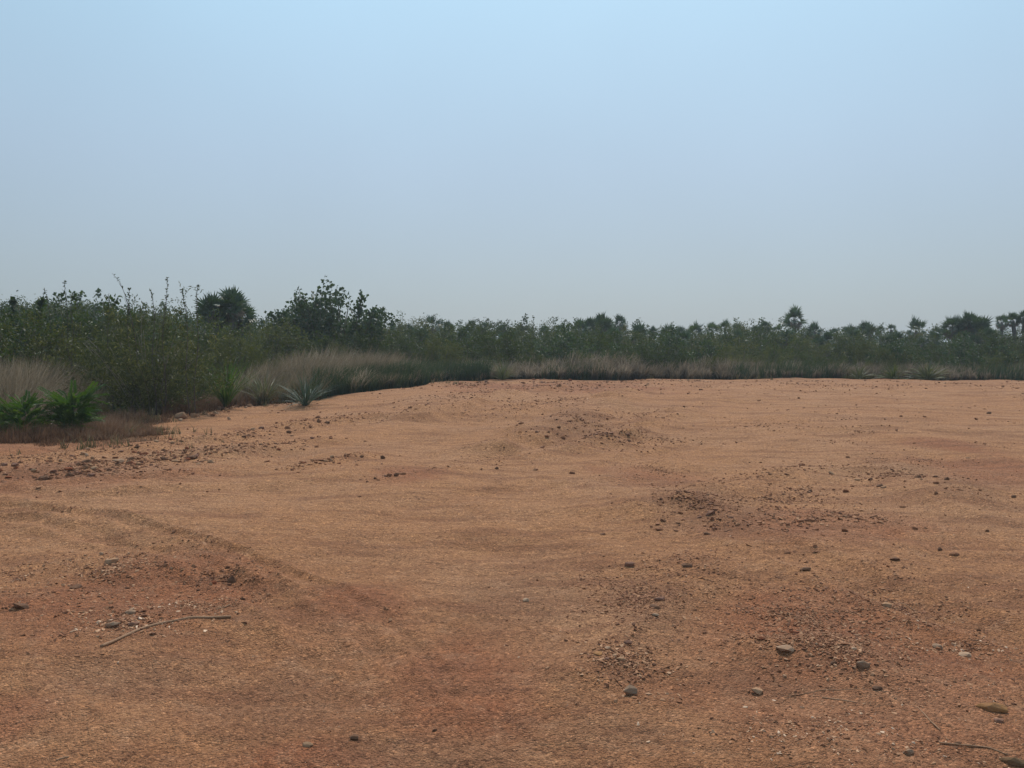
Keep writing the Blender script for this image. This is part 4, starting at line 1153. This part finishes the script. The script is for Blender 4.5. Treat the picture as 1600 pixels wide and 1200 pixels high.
# thin scatter over the whole clearing, denser near the viewer where single grains show
n = 16000
d = 2.3 * (13.0) ** (q.random(n) ** 1.15); px = q.uniform(-120, 1720, n)
x, y = (px - 800) / F * d, d
k = (veg_sd(x, y) < 0) & (vnoise(x, y, 0.9, 41) + 0.6 * vnoise(x, y, 0.3, 42) > q.uniform(-0.55, 0.45, n))
x, y, d = x[k], y[k], d[k]
add_gravel(x, y, (0.0030 + 0.0007 * d) * (0.55 + 2.2 * q.random(len(x)) ** 6), q.uniform(0.05, 1.0, len(x)))
n = 9500
d = np.sqrt(q.uniform(8.0 ** 2, 32.5 ** 2, n)); px = q.uniform(-60, 1660, n)
x, y = (px - 800) / F * d, d
k = (vnoise(x, y, 2.2, 51) + 0.8 * vnoise(x * 0.5, y, 0.8, 52) > q.uniform(-0.2, 0.6, n))
x, y = x[k], y[k]
add_gravel(x, y, 0.016 + 0.085 * q.random(len(x)) ** 3.5, q.uniform(0.0, 0.8, len(x)))
gx_, gy_, gs_, gt_ = map(np.concatenate, (gxs, gys, gss, gts))
k = veg_sd(gx_, gy_) < 0.4
V, Fc, Tn = scatter((gx_[k], gy_[k], gs_[k], gt_[k]), q)
n = 88000
d = 2.2 * 6.0 ** (q.random(n) ** 1.05); px = q.uniform(-140, 1740, n)
x, y = (px - 800) / F * d, d
k = (veg_sd(x, y) < 0) & (vnoise(x, y, 0.7, 43) + 0.7 * vnoise(x, y, 0.2, 44) > q.uniform(-0.75, 0.35, n))
x, y, d = x[k], y[k], d[k]
V2, F2, T2 = scatter((x, y, (0.0034 + 0.0011 * d) * (0.6 + 1.1 * q.random(len(x)) ** 3), np.clip(q.normal(0.42, 0.26, len(x)), 0, 1)), q, GS)
Fc = np.concatenate([Fc, F2 + len(V)]); V = np.concatenate([V, V2]); Tn = np.concatenate([Tn, T2])
g = G('gravel_stone')
pos = g.n('ShaderNodeNewGeometry').outputs['Position']
col = g.ramp(g.attr('tint'), [(0.0, (0.115, 0.058, 0.038)), (0.22, (0.20, 0.092, 0.053)), (0.5, (0.27, 0.135, 0.075)), (0.75, (0.36, 0.205, 0.12)), (0.93, (0.48, 0.32, 0.21)), (1.0, (0.66, 0.52, 0.40))])
col = g.mix(g.ramp(g.noise(pos, 60, 3), [(0.4, 0.0), (0.7, 0.4)]), col, (0.28, 0.155, 0.09))
col = g.mix(1.0, col, (1.12, 1.0, 0.92), 'MULTIPLY')
p = g.n('ShaderNodeBsdfPrincipled', Base__Color=col, Roughness=0.9)
p.inputs['Specular IOR Level'].default_value = 0.2
gr = link('gravel', mesh_np('gravel', V, Fc, {'tint': Tn}, g.out(p.outputs[0])))
tag(gr, 'loose brown and reddish gravel and grit scattered over the bare earth', 'gravel', None, 'stuff')

# ------------------------------------------------------------------ stick and twigs
def twig(name, pts, r, label, mat='stick', lift=0.4, cat='stick'):
    P = line_px(pts)
    t = np.linspace(0, 1, len(P)); tt = np.linspace(0, 1, 22)
    cs = [np.interp(tt, t, P[:, i]) for i in range(2)]
    ker = np.array([0.25, 0.5, 0.25])
    for _ in range(3):
        for i in range(2):
            c = np.convolve(np.pad(cs[i], 1, mode='edge'), ker, 'valid'); c[0], c[-1] = cs[i][0], cs[i][-1]; cs[i] = c
    x, y = cs
    z = height(x, y, fine=False)
    for _ in range(6): z = np.convolve(np.pad(z, 1, mode='edge'), ker, 'valid')
    z = np.maximum(z, height(x, y) - r * 0.3) + r * lift
    rr = r * (1.0 + 0.18 * np.sin(tt * 23) * np.sin(tt * 7)) * (1.0 - 0.35 * np.abs(tt - 0.5))
    V, Fc = tube(np.stack([x, y, z], -1), rr, 8)
    o = link(name, mesh_np(name, V - V[0], Fc, None, M[mat], True), None, V[0])
    tag(o, label, cat); return o
twig('stick', [(158, 1021), (175, 1013), (205, 998), (240, 985), (285, 975), (325, 972), (361, 970)], 0.0105, 'long curved brown dry stick lying on gravel at lower left')
twig('twig', [(1433, 1095), (1450, 1112), (1470, 1131)], 0.0035, 'thin straight dark twig above the bottom right gravel')
twig('twig', [(1285, 1073), (1310, 1078), (1336, 1084)], 0.004, 'short thin twig below the largest grey stone at lower right')
twig('twig', [(1228, 1068), (1290, 1064), (1390, 1076)], 0.002, 'long hair-thin twig lying across the lower right gravel')
twig('twig', [(1395, 930), (1415, 935), (1432, 942)], 0.003, 'tiny twig right of the tan flat stone on the right')
twig('twig', [(338, 957), (348, 954), (360, 950)], 0.005, 'short dark twig above the right end of the curved stick')
twig('twig', [(1468, 1150), (1545, 1156), (1575, 1166)], 0.0035, 'thin dark twig leading to the olive brown corner stone')
twig('twig', [(88, 1194), (98, 1191), (108, 1188)], 0.005, 'short dark twig at the bottom left edge')

# ------------------------------------------------------------------ hazy air
bm = bmesh.new(); bmesh.ops.create_cube(bm, size=1.0)
me = bpy.data.meshes.new('haze'); bm.to_mesh(me); bm.free()
hzb = link('haze', me); hzb.scale = (1900, 1900, 9.0); hzb.location = (0, 0, 3.0)
g = G('hazy_air')
pv = g.n('ShaderNodeVolumePrincipled')
pv.inputs['Color'].default_value = (0.80, 0.88, 0.96, 1)
pv.inputs['Density'].default_value = 0.0011
pv.inputs['Anisotropy'].default_value = 0.2
om = g.t.nodes.new('ShaderNodeOutputMaterial'); g.t.links.new(pv.outputs[0], om.inputs['Volume'])
me.materials.append(g.m)
tag(hzb, 'thin pale haze in the air over the scrub', None, None, 'stuff')
